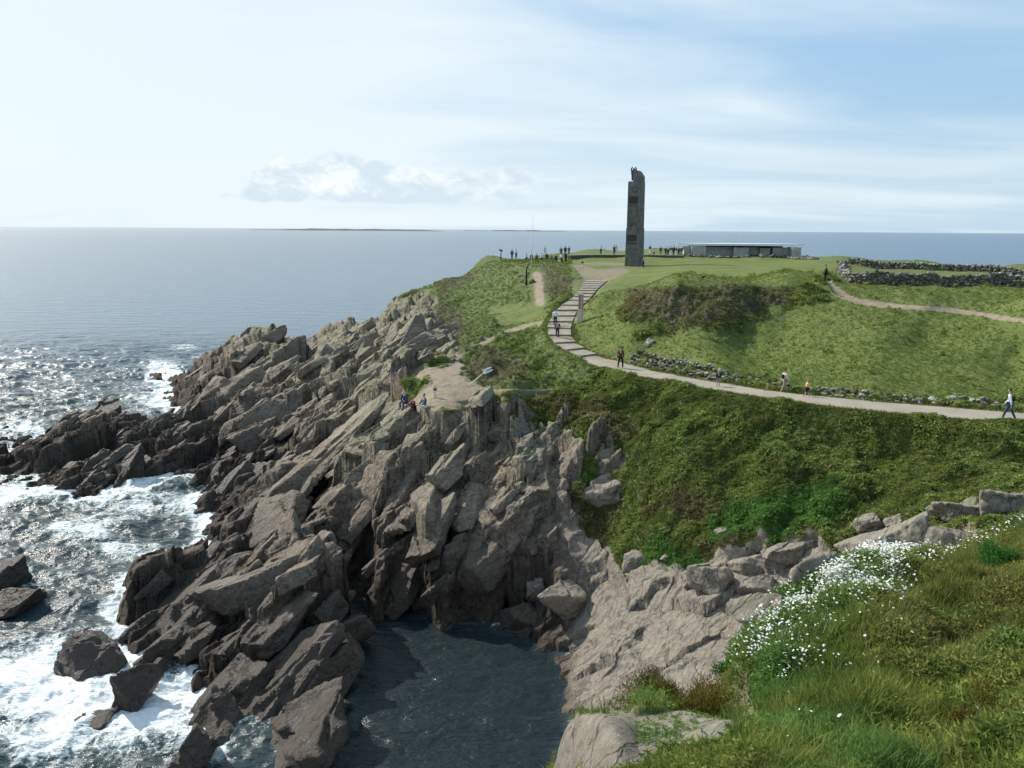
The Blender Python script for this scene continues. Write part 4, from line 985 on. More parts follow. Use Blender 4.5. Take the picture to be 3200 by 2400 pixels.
# ------------------------------------------------------------------ dry stone walls, each one a heap of many stones
def stones(pts, rows, size, height, width, seed, dens=1.0, drop=0.0, w_top=.5):
    r = np.random.default_rng(seed); parts = []
    P_ = [np.array(q[:2], float) for q in pts]
    for i in range(len(P_)-1):
        L = np.linalg.norm(P_[i+1]-P_[i]); n = max(1, int(L/size*dens)); d_ = (P_[i+1]-P_[i])/L; nn_ = np.array([-d_[1], d_[0]])
        for k2 in range(n):
            s_ = (k2+r.random())/n
            for row in range(rows):
                if r.random() < drop*(.4+row/rows): continue
                for side in (-1, 1):
                    ww = width*(1-(1-w_top)*row/max(rows-1, 1))
                    c_ = P_[i]*(1-s_)+P_[i+1]*s_+nn_*side*ww*.28*r.uniform(.6, 1.2)+d_*r.uniform(-.5, .5)*size
                    z = gz(c_[0], c_[1])+height*(row+.35)/rows+r.uniform(-.06, .06)
                    sz = size*r.uniform(.55, 1.15)
                    a = math.atan2(d_[1], d_[0])+r.normal(0, .3)
                    Pm_, Fc = polytope(3, (rotz(np.array([1, 0, 0.]), a), np.array([r.normal(0, .15), r.normal(0, .15), 1.]), rotz(np.array([0, 1., 0]), a)), (sz*.62, sz*.34, sz*.48), r, .25, 3, 12, .0)
                    parts.append((Pm_+np.array([c_[0], c_[1], z]), Fc))
    return merge(parts)
m_dry, t = mat('dry stone'); p = t.pos()
nrm = t.n('ShaderNodeNewGeometry').outputs['Normal']; upz = t.ramp(t.sep(nrm)[2], .2, .8)
vv = t.n('ShaderNodeTexVoronoi'); t.l(p, vv.inputs['Vector']); vv.inputs['Scale'].default_value = 2.4
cc = t.mix(t.ramp(t.noise(p, 3, 5, .7), .35, .65), (.075, .068, .052), (.165, .150, .122))
cc = t.mix(t.math('MULTIPLY', t.ramp(t.noise(p, 1.9, 4, .6), .46, .60), t.math('ADD', .3, t.math('MULTIPLY', upz, .7))), cc, (.34, .34, .30))
cc = t.mix(t.ramp(t.noise(p, 1.1, 4, .6), .55, .7, 0, .7), cc, (.07, .085, .03))
t.out(cc, .95, t.bump(t.noise(p, 8, 4, .7), .6, .05), .2)
def pix_line(pts, y): return [((u-CX)/F*(yy*cp+5.5*sp), yy) for (u, yy) in zip(pts, y)]
def mk_wall(name, pts, label, cat, **kw):
    v_, f_ = stones(pts, **kw); tag(link(name, np_mesh(name, v_, f_, False), m_dry), label, cat)
mk_wall('stone_wall', pix_line((1842, 1900, 1980, 2060, 2140, 2220, 2320), (92, 91, 90.5, 90, 89.5, 89, 88)), 'long dry stone wall with pale stones along its top, nearest one on the right', 'stone wall', rows=5, size=.40, height=1.3, width=.6, seed=61, dens=1.25)
mk_wall('stone_wall', pix_line((1820, 1812, 1822, 1842), (128, 112, 101, 93)), 'tumbled whitish wall end joining the two field walls', 'stone wall', rows=3, size=.5, height=.8, width=1.0, seed=62, drop=.3)
mk_wall('stone_wall', pix_line((1830, 1900, 2000, 2100, 2200, 2320), (131, 129, 126, 123, 119, 115)), 'dark overgrown field wall along the sea side of the small field', 'stone wall', rows=4, size=.46, height=.95, width=.8, seed=63, dens=1.2)
def hl(pts): return [tuple(hit(u, v)[:2]) for u, v in pts]
mk_wall('rubble_wall', hl([(1368,770),(1400,782),(1450,795),(1500,806),(1560,818)]), 'collapsed rubble wall along the upper edge of the path behind the dark clothed walker', 'rubble wall', rows=3, size=.30, height=.42, width=2.4, seed=64, drop=.35)
mk_wall('rubble_wall', hl([(1565,818),(1640,830),(1700,838),(1780,848),(1850,856)]), 'low rubble bank beside the path behind the child', 'rubble wall', rows=2, size=.27, height=.22, width=1.9, seed=65, drop=.45)
mk_wall('rubble_wall', hl([(1855,856),(1920,862),(1980,868),(2050,872),(2110,876),(2212,884)]), 'low broken rubble edge by the path near the person in jeans', 'rubble wall', rows=2, size=.28, height=.22, width=1.7, seed=66, drop=.5)
mk_wall('rubble_wall', hl([(1478,553),(1520,556),(1580,557),(1640,556),(1700,556),(1770,561)]), 'row of rubble stones at the foot of the lookout building', 'rubble wall', rows=1, size=.55, height=.4, width=1.0, seed=67, drop=.3)
SG2 = 'loose stones on the grass'
for u, v, wq, hq, lb in ((1400,745,26,9,'flat heap stone on the grass left of the bank'), (1412,738,14,9,'small upright stone behind the flat one on the grass'), (2062,858,16,9,'whitish stone by the path, third from the right'), (2095,861,12,7,'whitish stone by the path, rightmost of a row'), (2022,863,20,9,'reddish grey stone by the path in the rubble edge'),
                         (2078,859,12,6,'small whitish stone by the path in the middle of a row'), (1540,1182,8,5,'small white stone low on the scrub slope')):
    boulder(u, v, wq, hq, lb, 'stone', SG2, seed=int(u), m=m_pale if u > 2000 else m_dry, name='stone')
print('built', time.time()-T0)
# ------------------------------------------------------------------ vegetation
rv = np.random.default_rng(77)
def leaf_template(n, rad, flat, size, asp, r, up=.3):
    """n narrow leaves spread through a flattened lump"""
    c = r.normal(0, 1, (n, 3)); c /= np.linalg.norm(c, axis=1)[:, None]; c *= (r.random((n, 1))**.4)*rad; c[:, 2] = np.abs(c[:, 2])*flat
    d = r.normal(0, 1, (n, 3)); d[:, 2] = d[:, 2]*.6+up; d /= np.linalg.norm(d, axis=1)[:, None]
    e = np.cross(d, r.normal(0, 1, (n, 3))); e /= np.linalg.norm(e, axis=1)[:, None]
    L = size*r.uniform(.7, 1.3, (n, 1)); W = L*asp
    v = np.stack([c-e*W*.5-d*L*.2, c+e*W*.5-d*L*.2, c+d*L*.8], 1).reshape(-1, 3)
    return v, np.arange(n*3).reshape(-1, 3)
def blade_template(n, rad, h, w, r, lean=.35):
    vs_, fs = [], []
    for i in range(n):
        a = r.uniform(0, 2*math.pi); q = r.uniform(0, rad); b0 = np.array([math.cos(a)*q, math.sin(a)*q, -.02]); hh = h*r.uniform(.55, 1.15)
        l = np.array([math.cos(a+r.normal(0, .5)), math.sin(a+r.normal(0, .5)), 0])*hh*lean*r.uniform(.3, 1.5)
        wv_ = np.array([-math.sin(a*3), math.cos(a*3), 0])*w
        o = len(vs_); m1 = b0+l*.35+np.array([0, 0, hh*.6]); tp = b0+l+np.array([0, 0, hh])
        vs_ += [b0-wv_, b0+wv_, m1+wv_*.7, m1-wv_*.7, tp]; fs += [(o, o+1, o+2), (o, o+2, o+3), (o+3, o+2, o+4)]
    return np.array(vs_), np.array(fs)
def scatter(templates, pos, scale, r, tint=None, tilt=.2):
    n = len(pos); which = r.integers(0, len(templates), n); Vs, Fs, Ts = [], [], []; o = 0
    if tint is None: tint = r.random(n)
    for k_ in range(len(templates)):
        I = np.nonzero(which == k_)[0]
        if len(I) == 0: continue
        tv, tf = templates[k_]; m_ = len(tv)
        a = r.uniform(0, 2*math.pi, len(I)); ca_, sa_ = np.cos(a), np.sin(a)
        v = np.empty((len(I), m_, 3)); v[:, :, 0] = ca_[:, None]*tv[:, 0]-sa_[:, None]*tv[:, 1]; v[:, :, 1] = sa_[:, None]*tv[:, 0]+ca_[:, None]*tv[:, 1]; v[:, :, 2] = tv[:, 2]
        v *= scale[I][:, None, None]
        v[:, :, 0] += v[:, :, 2]*r.normal(0, tilt, (len(I), 1)); v[:, :, 1] += v[:, :, 2]*r.normal(0, tilt, (len(I), 1))
        v += pos[I][:, None, :]
        Vs.append(v.reshape(-1, 3)); Fs.append((tf[None]+(np.arange(len(I))*m_)[:, None, None]+o).reshape(-1, 3)); o += len(I)*m_
        Ts.append(np.repeat(tint[I], m_))
    return np.concatenate(Vs), np.concatenate(Fs), np.concatenate(Ts)
cellA = (np.gradient(acol)[None]*Y)*(np.gradient(np.exp(lrow))[:, None])
vis = (UB > -40) & (UB < 2260) & (VB < 1720)
def pick(weight, n, r):
    """n ground positions drawn with the given weight per square metre, jittered inside their grid cell"""
    w_ = (weight*cellA*vis).ravel(); w_ = np.maximum(w_, 0); w_ /= w_.sum()
    I = r.choice(w_.size, n, replace=True, p=w_)
    y = Y.ravel()[I]*(1+r.uniform(-.002, .002, n)); x = X.ravel()[I]+r.uniform(-.06, .06, n)
    return x, y, zground(x, y), I
def leaf_mat(name, cols, bright=0.0, trans=True):
    m, t = mat(name); p = t.pos(); tn = t.attr('tint'); ts_ = t.n('ShaderNodeSeparateColor'); t.l(tn.outputs['Color'], ts_.inputs[0])
    f = t.noise(p, .45, 4, .6); g = t.noise(p, 2.0, 4, .6)
    c = t.mix(t.ramp(f, .38, .62), cols[0], cols[1]); c = t.mix(t.ramp(g, .42, .62), c, cols[2])
    c = t.mix(ts_.outputs[1], c, cols[3])            # brown / dry
    c = t.mix(ts_.outputs[2], c, cols[4])            # fresh green
    hsv = t.n('ShaderNodeHueSaturation'); t.l(c, hsv.inputs['Color']); t.l(t.math('ADD', .70, t.math('MULTIPLY', ts_.outputs[0], .85)), hsv.inputs['Value'])
    b = t.n('ShaderNodeBsdfDiffuse'); t.l(hsv.outputs[0], b.inputs[0]); tr = t.n('ShaderNodeBsdfTranslucent'); t.l(hsv.outputs[0], tr.inputs[0])
    mx = t.n('ShaderNodeMixShader'); mx.inputs[0].default_value = .35; t.l(b.outputs[0], mx.inputs[1]); t.l(tr.outputs[0], mx.inputs[2])
    o = t.n('ShaderNodeOutputMaterial'); t.l(mx.outputs[0], o.inputs[0]); return m
m_leaf = leaf_mat('scrub leaves', [(.085, .135, .032), (.140, .185, .044), (.195, .220, .068), (.165, .130, .070), (.085, .175, .042)])
m_fore = leaf_mat('foreground herbs', [(.100, .150, .032), (.160, .200, .045), (.20, .225, .06), (.17, .145, .055), (.10, .19, .05)])
def rgb_tint(t0, t1, t2): return np.stack([t0, t1, t2, np.ones_like(t0)], -1)
def stuff(name, tm, pos, sc, tint3, material, r, label=None, tilt=.2):
    v_, f_, ti = scatter(tm, pos, sc, r, np.arange(len(pos), dtype=float), tilt)
    me = np_mesh(name, v_, f_, False); ii = ti.astype(int)
    add_col(me, 'tint', tint3[ii]); o = link(name, me, material); tag(o, label, kind='stuff'); return o
slope_n = (1-ss(.15, .5, rock))*(1-ss(.1,.6,sand))*(1-pathmask)*(Y > 34)
# 1. scrub on the slopes
leftslope = poly([(900,560),(1240,560),(1280,600),(1240,640),(1185,690),(1180,740),(1250,780),(1320,810),(1150,850),(1000,830),(900,700)], UB, VB, 12)
wgt = slope_n*(1-ss(.05,.5,lawn)*.995)*(Y < 150)*(70/Y)**1.5*(1-.80*leftslope)*(1-.72*poly([(1370,630),(1700,628),(1640,690),(1400,700)], UB, VB, 14))*(1-ss(98,104,Y)*(UB>1235))*(1-ss(.25,.5,rock))*(1-leftslope*ss(.05,.25,rbl))*(1-ss(.03,.2,sbl))
x, y, z, I = pick(wgt, 60000, rv)
tm = [leaf_template(13, .22, .75, .17, .5, rv) for _ in range(6)]
bankm = poly([(1340,612),(1720,610),(1740,700),(1370,720)], UB, VB, 10).ravel()[I]
sc = rv.uniform(.6, 1.3, len(x))*np.clip(y/62, .75, 1.2)*(1-.45*leftslope.ravel()[I])*(1-.5*bankm)
patch = ss(-.15, .25, fbm2(x/1.7, y/1.7, 3, 701))
t3 = rgb_tint(np.clip(.15+.55*rv.random(len(x))*patch+.30*patch, 0, 1), np.clip(brown.ravel()[I]*.9*rv.random(len(x))**.4+(rv.random(len(x)) < .06)*.8, 0, 1), bright.ravel()[I]*.9)
stuff('scrub', tm, np.stack([x, y, z+sc*.05*patch*2], -1), sc*(.75+.5*patch), t3, m_leaf, rv, 'dense low green scrub covering the slopes')
# tussocks over the lawns
x, y, z, I = pick(ss(.1,.6,lawn)*slope_n*(Y < 100)*(60/Y)**2, 26000, rv)
tb = [blade_template(7, .10, .13, .016, rv, .6) for _ in range(4)]
t3 = rgb_tint(.25+.5*rv.random(len(x)), (rv.random(len(x)) < .12)*.5, np.full(len(x), .15))
stuff('lawn_grass', tb, np.stack([x, y, z], -1), rv.uniform(.5, 1.2, len(x)), t3, m_fore, rv, 'short grass of the lawns')
# grass creeping over the edges of the path
pe = []
for S_ in (LS, RS):
    for i in range(NSTEP0-30, len(S_)-1):
        for q in range(14):
            tt = rv.random(); w_ = S_[i]*(1-tt)+S_[i+1]*tt; c_ = (LS[i]+RS[i])/2; d_ = (w_-c_); d_ /= np.linalg.norm(d_); pe.append(w_[:2]+d_[:2]*rv.normal(.05, .16))
pe = np.array(pe); ze = zground(pe[:, 0], pe[:, 1])+.02
stuff('verge_grass', tb, np.column_stack([pe, ze]), rv.uniform(.6, 1.7, len(pe)), rgb_tint(.2+.5*rv.random(len(pe)), (rv.random(len(pe)) < .3)*.5, np.full(len(pe), .1)), m_fore, rv, 'grass growing along both edges of the path')
# 2. near hillside
fore = (Y < 26)*(1-np.clip(rock, 0, 1))
PU, PV = UB, VB
fw_ = poly([(1570,1440),(1560,1390),(1640,1330),(1720,1275),(1830,1230),(1880,1205),(1980,1205),(1940,1280),(1850,1330),(1800,1370),(1750,1400),(1700,1450),(1640,1480),(1600,1470)], PU+nz1*50, PV+nz1*50, 26)*(Y < 24)
fw2 = poly([(1880,1205),(1960,1195),(2060,1165),(2212,1100),(2212,1150),(2080,1200),(1980,1240),(1900,1250)], PU, PV, 14)*(Y < 26)
heath = ss(.12, .34, fbm2(X/2.4+3, Y/2.4, 3, 711))*(1-fw_)
heath = np.maximum(heath, poly([(1900,1250),(2212,1150),(2212,1450),(2050,1480),(1900,1400)], PU, PV, 60)*.6*(Y < 24))
fresh = ss(.05, .25, fbm2(X/1.9+60, Y/1.9, 3, 712))*(1-heath)
def fore_tint(I, n, b0=.15, b1=.7): 
    pt = ss(-.25, .3, fbm2(X.ravel()[I]/.9, Y.ravel()[I]/.9, 3, 713))
    return rgb_tint(np.clip(b0+b1*rv.random(n)*.6+b1*.4*pt, 0, 1), np.clip(heath.ravel()[I]*rv.random(n)**.6*.8, 0, 1), np.clip(fresh.ravel()[I]*.8+fw_.ravel()[I]*.5, 0, 1))
shrub_gap = np.maximum(poly([(1310,1470),(1470,1470),(1480,1590),(1310,1575)], UB, VB, 10), poly([(1440,1480),(1590,1490),(1600,1640),(1440,1620)], UB, VB, 10))*(Y < 20)
dens = fore*(1-earth_f*.96)*(1-.9*shrub_gap)*(12/np.clip(Y, 7, 30))**1.2
x, y, z, I = pick(dens*(1-fw_*.6)*(.25+1.1*ss(-.1,.2,fbm2(X/1.3,Y/1.3,3,740))), 15000, rv)
tb = [blade_template(8, .07, .24, .0065, rv, .45) for _ in range(6)]
hpat = ss(-.2, .3, fbm2(x/1.1, y/1.1, 3, 720))
stuff('hillside_grass', tb, np.stack([x, y, z], -1), rv.uniform(.55, 1.25, len(x))*(.7+.7*hpat), fore_tint(I, len(x)), m_fore, rv, 'thin wild grass of the near hillside')
x, y, z, I = pick(dens*(.6+fw_), 80000, rv)
tl_ = [leaf_template(20, .12, 1.1, .045, .40, rv, .6) for _ in range(6)]
hpat = ss(-.2, .3, fbm2(x/.8, y/.8, 3, 721))
stuff('hillside_herbs', tl_, np.stack([x, y, z], -1), rv.uniform(.6, 1.3, len(x))*(.6+1.1*hpat), fore_tint(I, len(x)), m_fore, rv, 'low leafy herbs and heath of the near hillside', .3)
# moss and plants on the near boulder
# flowers: white daisy heads, petals round a yellow eye
m_pet = simple('white petals', (.80, .81, .73), .7, .03); m_eye = simple('yellow eye', (.60, .42, .04), .8, .1)
def daisy(r):
    vs_, fs = [(0, 0, .003)], []
    N_ = 9
    for i in range(N_*2):
        a = math.pi*i/N_; q = .022 if i % 2 == 0 else .011; vs_.append((math.cos(a)*q, math.sin(a)*q, .004*r.normal()))
    for i in range(N_*2): fs.append((0, 1+i, 1+(i+1) % (2*N_)))
    v = np.array(vs_); tx, ty = r.normal(0, .35), r.normal(-.15, .35)
    v[:, 2] += v[:, 0]*tx+v[:, 1]*ty+.26
    o = len(v); st = np.array([(-.002, 0, -.05), (.002, 0, -.05), (0, .002, .257)])
    return np.concatenate([v, st]), np.array(fs+[(o, o+1, o+2)])
tds = [daisy(rv) for _ in range(8)]
clus = ss(-.12, .22, fbm2(X/.7, Y/.7, 3, 731))
x, y, z, I = pick((fw_*(.12+clus)**1.3+fw2*.09*clus+.0008*fore+.05*poly([(1750,1330),(1950,1240),(2000,1300),(1850,1450),(1700,1500)],UB,VB,60)*clus*(Y<24)), 8200, rv)
v_, f_, ti = scatter(tds, np.stack([x, y, z], -1), rv.uniform(.7, 1.45, len(x)), rv, None, .25)
me = np_mesh('daisies', v_, f_, False); me.materials.append(m_pet); me.materials.append(m_eye)
o_ = link('daisies', me); tag(o_, 'white daisies crowded along the crest of the near hillside', kind='stuff')

# ------------------------------------------------------------------ shrubs that stand out one by one
def shrub(u, v, wpx, hpx, y, label, cols, n=2600, leaf=.05, asp=.35, seed=0, group='shrubs of the near slope', lobes=7, up=.5, zoff=0.0, name='shrub'):
    r = np.random.default_rng(3000+seed)
    g0 = at_y(u, v+hpx*.5, y); gzv = gz(g0[0], y); k_ = math.hypot(y, CAMZ-g0[2])/F; w_, h_ = wpx*k_, hpx*k_
    zb = min(g0[2], gzv+.6) if g0[2] > gzv else g0[2]
    root = empty(name, (g0[0], y, zb)); tag(root, label, 'shrub', group)
    cs = np.stack([r.uniform(-.36, .36, lobes)*w_, r.uniform(-.3, .3, lobes)*w_, r.uniform(.35, .72, lobes)*h_+.12], -1); rs = r.uniform(.20, .34, lobes)*min(w_, h_*1.2)
    k2 = r.integers(0, lobes, n); d = r.normal(0, 1, (n, 3)); d /= np.linalg.norm(d, axis=1)[:, None]
    c = cs[k2]+d*rs[k2][:, None]*(r.random((n, 1))**.45)*(1+.35*r.normal(0, 1, (n, 1))*.3)
    c[:, 2] = np.maximum(c[:, 2], .02)
    dd = d*.7+r.normal(0, .5, (n, 3)); dd[:, 2] += up; dd /= np.linalg.norm(dd, axis=1)[:, None]; e = np.cross(dd, r.normal(0, 1, (n, 3))); e /= np.linalg.norm(e, axis=1)[:, None]
    L = leaf*r.uniform(.6, 1.4, (n, 1)); vv_ = np.stack([c-e*L*asp*.5, c+e*L*asp*.5, c+dd*L], 1).reshape(-1, 3)
    me = np_mesh('foliage', vv_, np.arange(n*3).reshape(-1, 3), False)
    tt = np.repeat(rgb_tint(.2+.7*r.random(n), (r.random(n) < cols[1])*.8, (r.random(n) < cols[2])*.7), 3, 0); add_col(me, 'tint', tt)
    link('foliage', me, cols[0], root)
    sm = MB()
    for q in range(7):
        e_ = cs[q % lobes]; sm.tube([(e_[0]*.15, e_[1]*.15, -.5), (e_[0]*.5, e_[1]*.5, e_[2]*.5), (e_[0], e_[1], e_[2]+.0)], [.016, .012, .006], 5)
    o_ = sm.build('stems', m_wood, root)
    return root
m_olive = leaf_mat('olive leaves', [(.038, .044, .010), (.065, .066, .014), (.11, .10, .022), (.17, .12, .030), (.05, .085, .02)])
m_green = leaf_mat('fresh leaves', [(.028, .095, .020), (.040, .120, .028), (.06, .14, .03), (.05, .06, .02), (.05, .16, .035)])
shrub(1385, 1528, 170, 105, 14.9, 'dark olive shrub with yellowish tips just behind the nearest boulder', (m_olive, .25, .1), 12000, .05, .3, 1)
shrub(1515, 1540, 150, 130, 13.6, 'brownish olive shrub right of the nearest boulder beside bare earth', (m_olive, .55, .05), 9000, .055, .3, 2)
shrub(1700, 1475, 160, 120, 14.2, 'dark brown green bush below the white flowers', (m_olive, .45, .0), 5200, .06, .25, 3)
shrub(2143, 1222, 80, 84, 17.0, 'round bright green bush high on the right of the hillside', (m_green, .0, .6), 4200, .05, .4, 4)
shrub(1165, 1652, 60, 50, 12.6, 'small yellow green bush at the bottom edge left of the nearest boulder', (m_olive, .1, .5), 2200, .05, .4, 5)
shrub(1845, 1500, 150, 60, 12.4, 'low dark green bush in the middle of the hillside', (m_olive, .1, .4), 3000, .05, .3, 6)
shrub(2080, 1560, 200, 90, 10.6, 'dark low heath bush at the lower right of the hillside', (m_olive, .5, .0), 4200, .045, .3, 7)
shrub(1566, 1452, 60, 40, 15.6, 'small fresh green tuft where the white flowers end above the bare earth', (m_green, .1, .5), 1800, .06, .3, 8)
# mossy cushions on the near boulder
bpos = np.array(near_b.location)
depsP = np.array([v.co for v in near_b.data.vertices])+bpos
nrmz = np.array([v.normal.z for v in near_b.data.vertices])
topi = np.nonzero((nrmz > .55) & (ss(-.02, .12, fbm2(depsP[:, 0]/.35, depsP[:, 1]/.22, 3, 741)) > .5))[0]
pk = rv.choice(topi, 620); pp = depsP[pk]+rv.normal(0, .03, (620, 3))*np.array([1, 1, 0])
stuff('moss_plants', [leaf_template(14, .05, .7, .035, .5, rv, .5) for _ in range(4)], pp, rv.uniform(.5, 1.3, 620), rgb_tint(.5+.5*rv.random(620), np.zeros(620), np.full(620, .6)), m_fore, rv, 'yellow green moss and small plants on the nearest boulder')
print('plants', time.time()-T0)
# ------------------------------------------------------------------ people
def cm(name, c): return simple(name, c, .85, .12, 8, .2)
SK = cm('skin', (.45, .29, .21)); HAIRD = cm('dark hair', (.02, .016, .013)); HAIRB = cm('light hair', (.42, .30, .14)); SHOE = cm('dark shoes', (.03, .028, .026)); CAPW = cm('white cloth', (.75, .76, .76))
CL = {'white': cm('white top', (.72, .75, .80)), 'paleblue': cm('pale blue shirt', (.50, .62, .78)), 'black': cm('black cloth', (.018, .018, .022)), 'navy': cm('navy cloth', (.025, .04, .09)), 'jeans': cm('blue jeans', (.03, .065, .13)),
      'brown': cm('brown jacket', (.09, .035, .03)), 'pink': cm('pinkish white shirt', (.62, .50, .52)), 'khaki': cm('khaki cloth', (.33, .27, .20)), 'tan': cm('tan yellow top', (.55, .38, .17)), 'red': cm('red jacket', (.22, .02, .02)),
      'blue': cm('blue jacket', (.04, .075, .15)), 'grey': cm('grey cloth', (.25, .25, .26)), 'cream': cm('cream cloth', (.70, .66, .55)), 'dark': cm('dark cloth', (.03, .028, .03))}
def person(u, v, hpx, label, top, bottom, face=0.0, pose='stand', hair=HAIRD, cap=None, bag=None, real=None, fing=None, group=None, rr=0, sleeve=True, shorts=False, zabs=None, yabs=None, dy=0):
    r = np.random.default_rng(int(u*13+v*7)+rr)
    g = hit(u, v) if yabs is None else at_y(u, v, yabs)
    if yabs is not None: g = np.array([g[0], g[1], gz(g[0], g[1]) if zabs is None else g[2]])
    dist = math.hypot(g[1], CAMZ-g[2])
    Ht = hpx*dist/F if real is None else real
    if pose in ('sit',): Ht = hpx*dist/F/.72 if real is None else real
    if pose == 'crouch': Ht = hpx*dist/F/.62 if real is None else real
    S = Ht/1.72
    root = empty('person', tuple(g), face); tag(root, label, 'person', group); root.scale = (S, S, S)
    # local frame: x right of the figure, -y is the way it faces, z up ; heights for a 1.72 m adult
    W = {'stand': .10, 'walk': .09, 'lean': .10, 'astride': .16}.get(pose, .10)
    lean = {'walk': .05, 'lean': .30, 'bend': .48}.get(pose, .0)
    hipz = .90
    if pose == 'sit': hipz = .42
    if pose == 'crouch': hipz = .34
    st = {'walk': .30, 'astride': .04}.get(pose, .03)
    def leg(s):
        ph = s
        if pose == 'sit': return [(s*.10, 0, hipz), (s*.13, -.42, hipz+.03), (s*.12, -.40, .06), (s*.13, -.58, .03)]
        if pose == 'crouch': return [(s*.10, .05, hipz), (s*.17, -.36, .46), (s*.13, -.05, .07), (s*.14, -.22, .03)]
        return [(s*.09, 0, hipz), (s*W, -st*.5*ph-.02, .48), (s*W*1.1, -st*ph+(.04 if ph < 0 else 0), .07), (s*W*1.2, -st*ph-.15, .03)]
    L1, L2 = leg(-1), leg(1)
    def tz(y0, h): return (0, y0-lean*h*1.15, hipz+h*(1-.35*lean*lean*4 if lean > .4 else 1))
    pel = (0, 0, hipz+.02); waist = tz(0, .18); chest = tz(0, .40); neck = tz(0, .56); hb = tz(-.01, .64); hm = (0, neck[1]-.03, neck[2]+.17); ht = (0, neck[1]-.01, neck[2]+.24)
    def arm(s):
        sh = (s*.19, chest[1]+.0, chest[2]+.08)
        if pose == 'sit': return [sh, (s*.25, sh[1]-.12, sh[2]-.26), (s*.14, sh[1]-.34, sh[2]-.36)]
        if pose == 'phone': return [sh, (s*.24, sh[1]-.08, sh[2]-.28), (s*.09, sh[1]-.30, sh[2]-.05)]
        if pose == 'back': return [sh, (s*.28, sh[1]+.06, sh[2]-.28), (s*.06, sh[1]+.18, sh[2]-.46)]
        sw = -st*s*.6
        return [sh, (s*.25, sh[1]-sw*.4+.02, sh[2]-.29), (s*.25, sh[1]-sw-.06, sh[2]-.54)]
    A1, A2 = arm(-1), arm(1)
    vs_ = [pel, waist, chest, neck, hb, hm, ht]+L1+L2+A1+A2
    es = [(0,1),(1,2),(2,3),(3,4),(4,5),(5,6),(0,7),(7,8),(8,9),(9,10),(0,11),(11,12),(12,13),(13,14),(2,15),(15,16),(16,17),(2,18),(18,19),(19,20)]
    rd = [(.14,.10),(.125,.095),(.16,.105),.055,.055,(.078,.092),.055]+[.085,.058,.038,.035]*2+[.052,.040,.026]*2
    # nose
    vs_.append((0, hm[1]-.105, hm[2]-.01)); es.append((5, len(vs_)-1)); rd.append(.016)
    if fing or dist < 90:
        for s, wi, el in ((-1, 17, 16), (1, 20, 19)):
            w_ = np.array(vs_[wi]); d_ = w_-np.array(vs_[el]); d_ /= np.linalg.norm(d_); pm = w_+d_*.07; vs_.append(tuple(pm)); es.append((wi, len(vs_)-1)); rd.append((.036, .018)); pi_ = len(vs_)-1
            for q in range(4):
                off = (q-1.5)*.020; Lf = (.075, .085, .08, .062)[q]
                a_ = pm+d_*.035+np.array([0, off, 0]); b_ = a_+d_*Lf*.5+np.array([-s*.010, -.004, 0]); c_ = b_+d_*Lf*.4+np.array([-s*.022, 0, 0])
                vs_ += [tuple(a_), tuple(b_), tuple(c_)]; n_ = len(vs_); es += [(pi_, n_-3), (n_-3, n_-2), (n_-2, n_-1)]; rd += [.010, .009, .008]
            a_ = pm-d_*.02+np.array([-s*.01, -.035, 0]); b_ = a_+d_*.045+np.array([0, -.018, 0]); vs_ += [tuple(a_), tuple(b_)]; n_ = len(vs_); es += [(pi_, n_-2), (n_-2, n_-1)]; rd += [.011, .009]
    skin_mesh('body', vs_, es, rd, 0, 1, SK, root)
    # top
    tv = [(0, pel[1], pel[2]+.02), waist, chest, (0, neck[1], neck[2]-.03), A1[0], A1[1], A2[0], A2[1]]; te = [(0,1),(1,2),(2,3),(2,4),(4,5),(2,6),(6,7)]; tr = [(.165,.125),(.150,.118),(.182,.128),.070,.070,.055,.070,.055]
    if sleeve:
        tv += [tuple(np.array(A1[1])*.1+np.array(A1[2])*.9), tuple(np.array(A2[1])*.1+np.array(A2[2])*.9)]; te += [(5,8),(7,9)]; tr += [.040,.040]
    skin_mesh('top', tv, te, tr, 0, 1, CL[top], root)
    bv_ = [(0, pel[1], pel[2]-.01)]; be = []; br = [(.155,.118)]
    for Lg in (L1, L2):
        o = len(bv_); end = np.array(Lg[1])*.6+np.array(Lg[2])*.4 if shorts is False else None
        if shorts: bv_ += [Lg[0], tuple(np.array(Lg[0])*.15+np.array(Lg[1])*.85)]; be += [(0, o), (o, o+1)]; br += [.105, .085]
        else: bv_ += [Lg[0], Lg[1], tuple(np.array(Lg[1])*.08+np.array(Lg[2])*.92)]; be += [(0, o), (o, o+1), (o+1, o+2)]; br += [.105, .075, .058]
    skin_mesh('shorts' if shorts else 'trousers', bv_, be, br, 0, 1, CL[bottom], root)
    for Lg in (L1, L2):
        a_, b_ = np.array(Lg[2]), np.array(Lg[3]); skin_mesh('shoe', [tuple(a_-[0, -.03, .02]), tuple(b_), tuple(b_-np.array([0, .06, .0]))], [(0,1),(1,2)], [.05,.045,.035], 0, 1, SHOE, root)
    skin_mesh('cap' if cap is not None else 'hair', [(0, hm[1]+.035, hm[2]-.03), (0, hm[1]+.03, hm[2]+.05), (0, hm[1]-.015, hm[2]+.085)], [(0,1),(1,2)], [(.085,.075),(.094,.088),(.080,.075)], 0, 1, cap or hair, root)
    if bag: skin_mesh('backpack', [(0, chest[1]+.17, chest[2]+.08), (0, chest[1]+.19, chest[2]-.10), (0, chest[1]+.17, chest[2]-.28)], [(0,1),(1,2)], [(.13,.08),(.16,.10),(.14,.09)], 0, 1, CL[bag], root)
    return root
P_ = math.pi
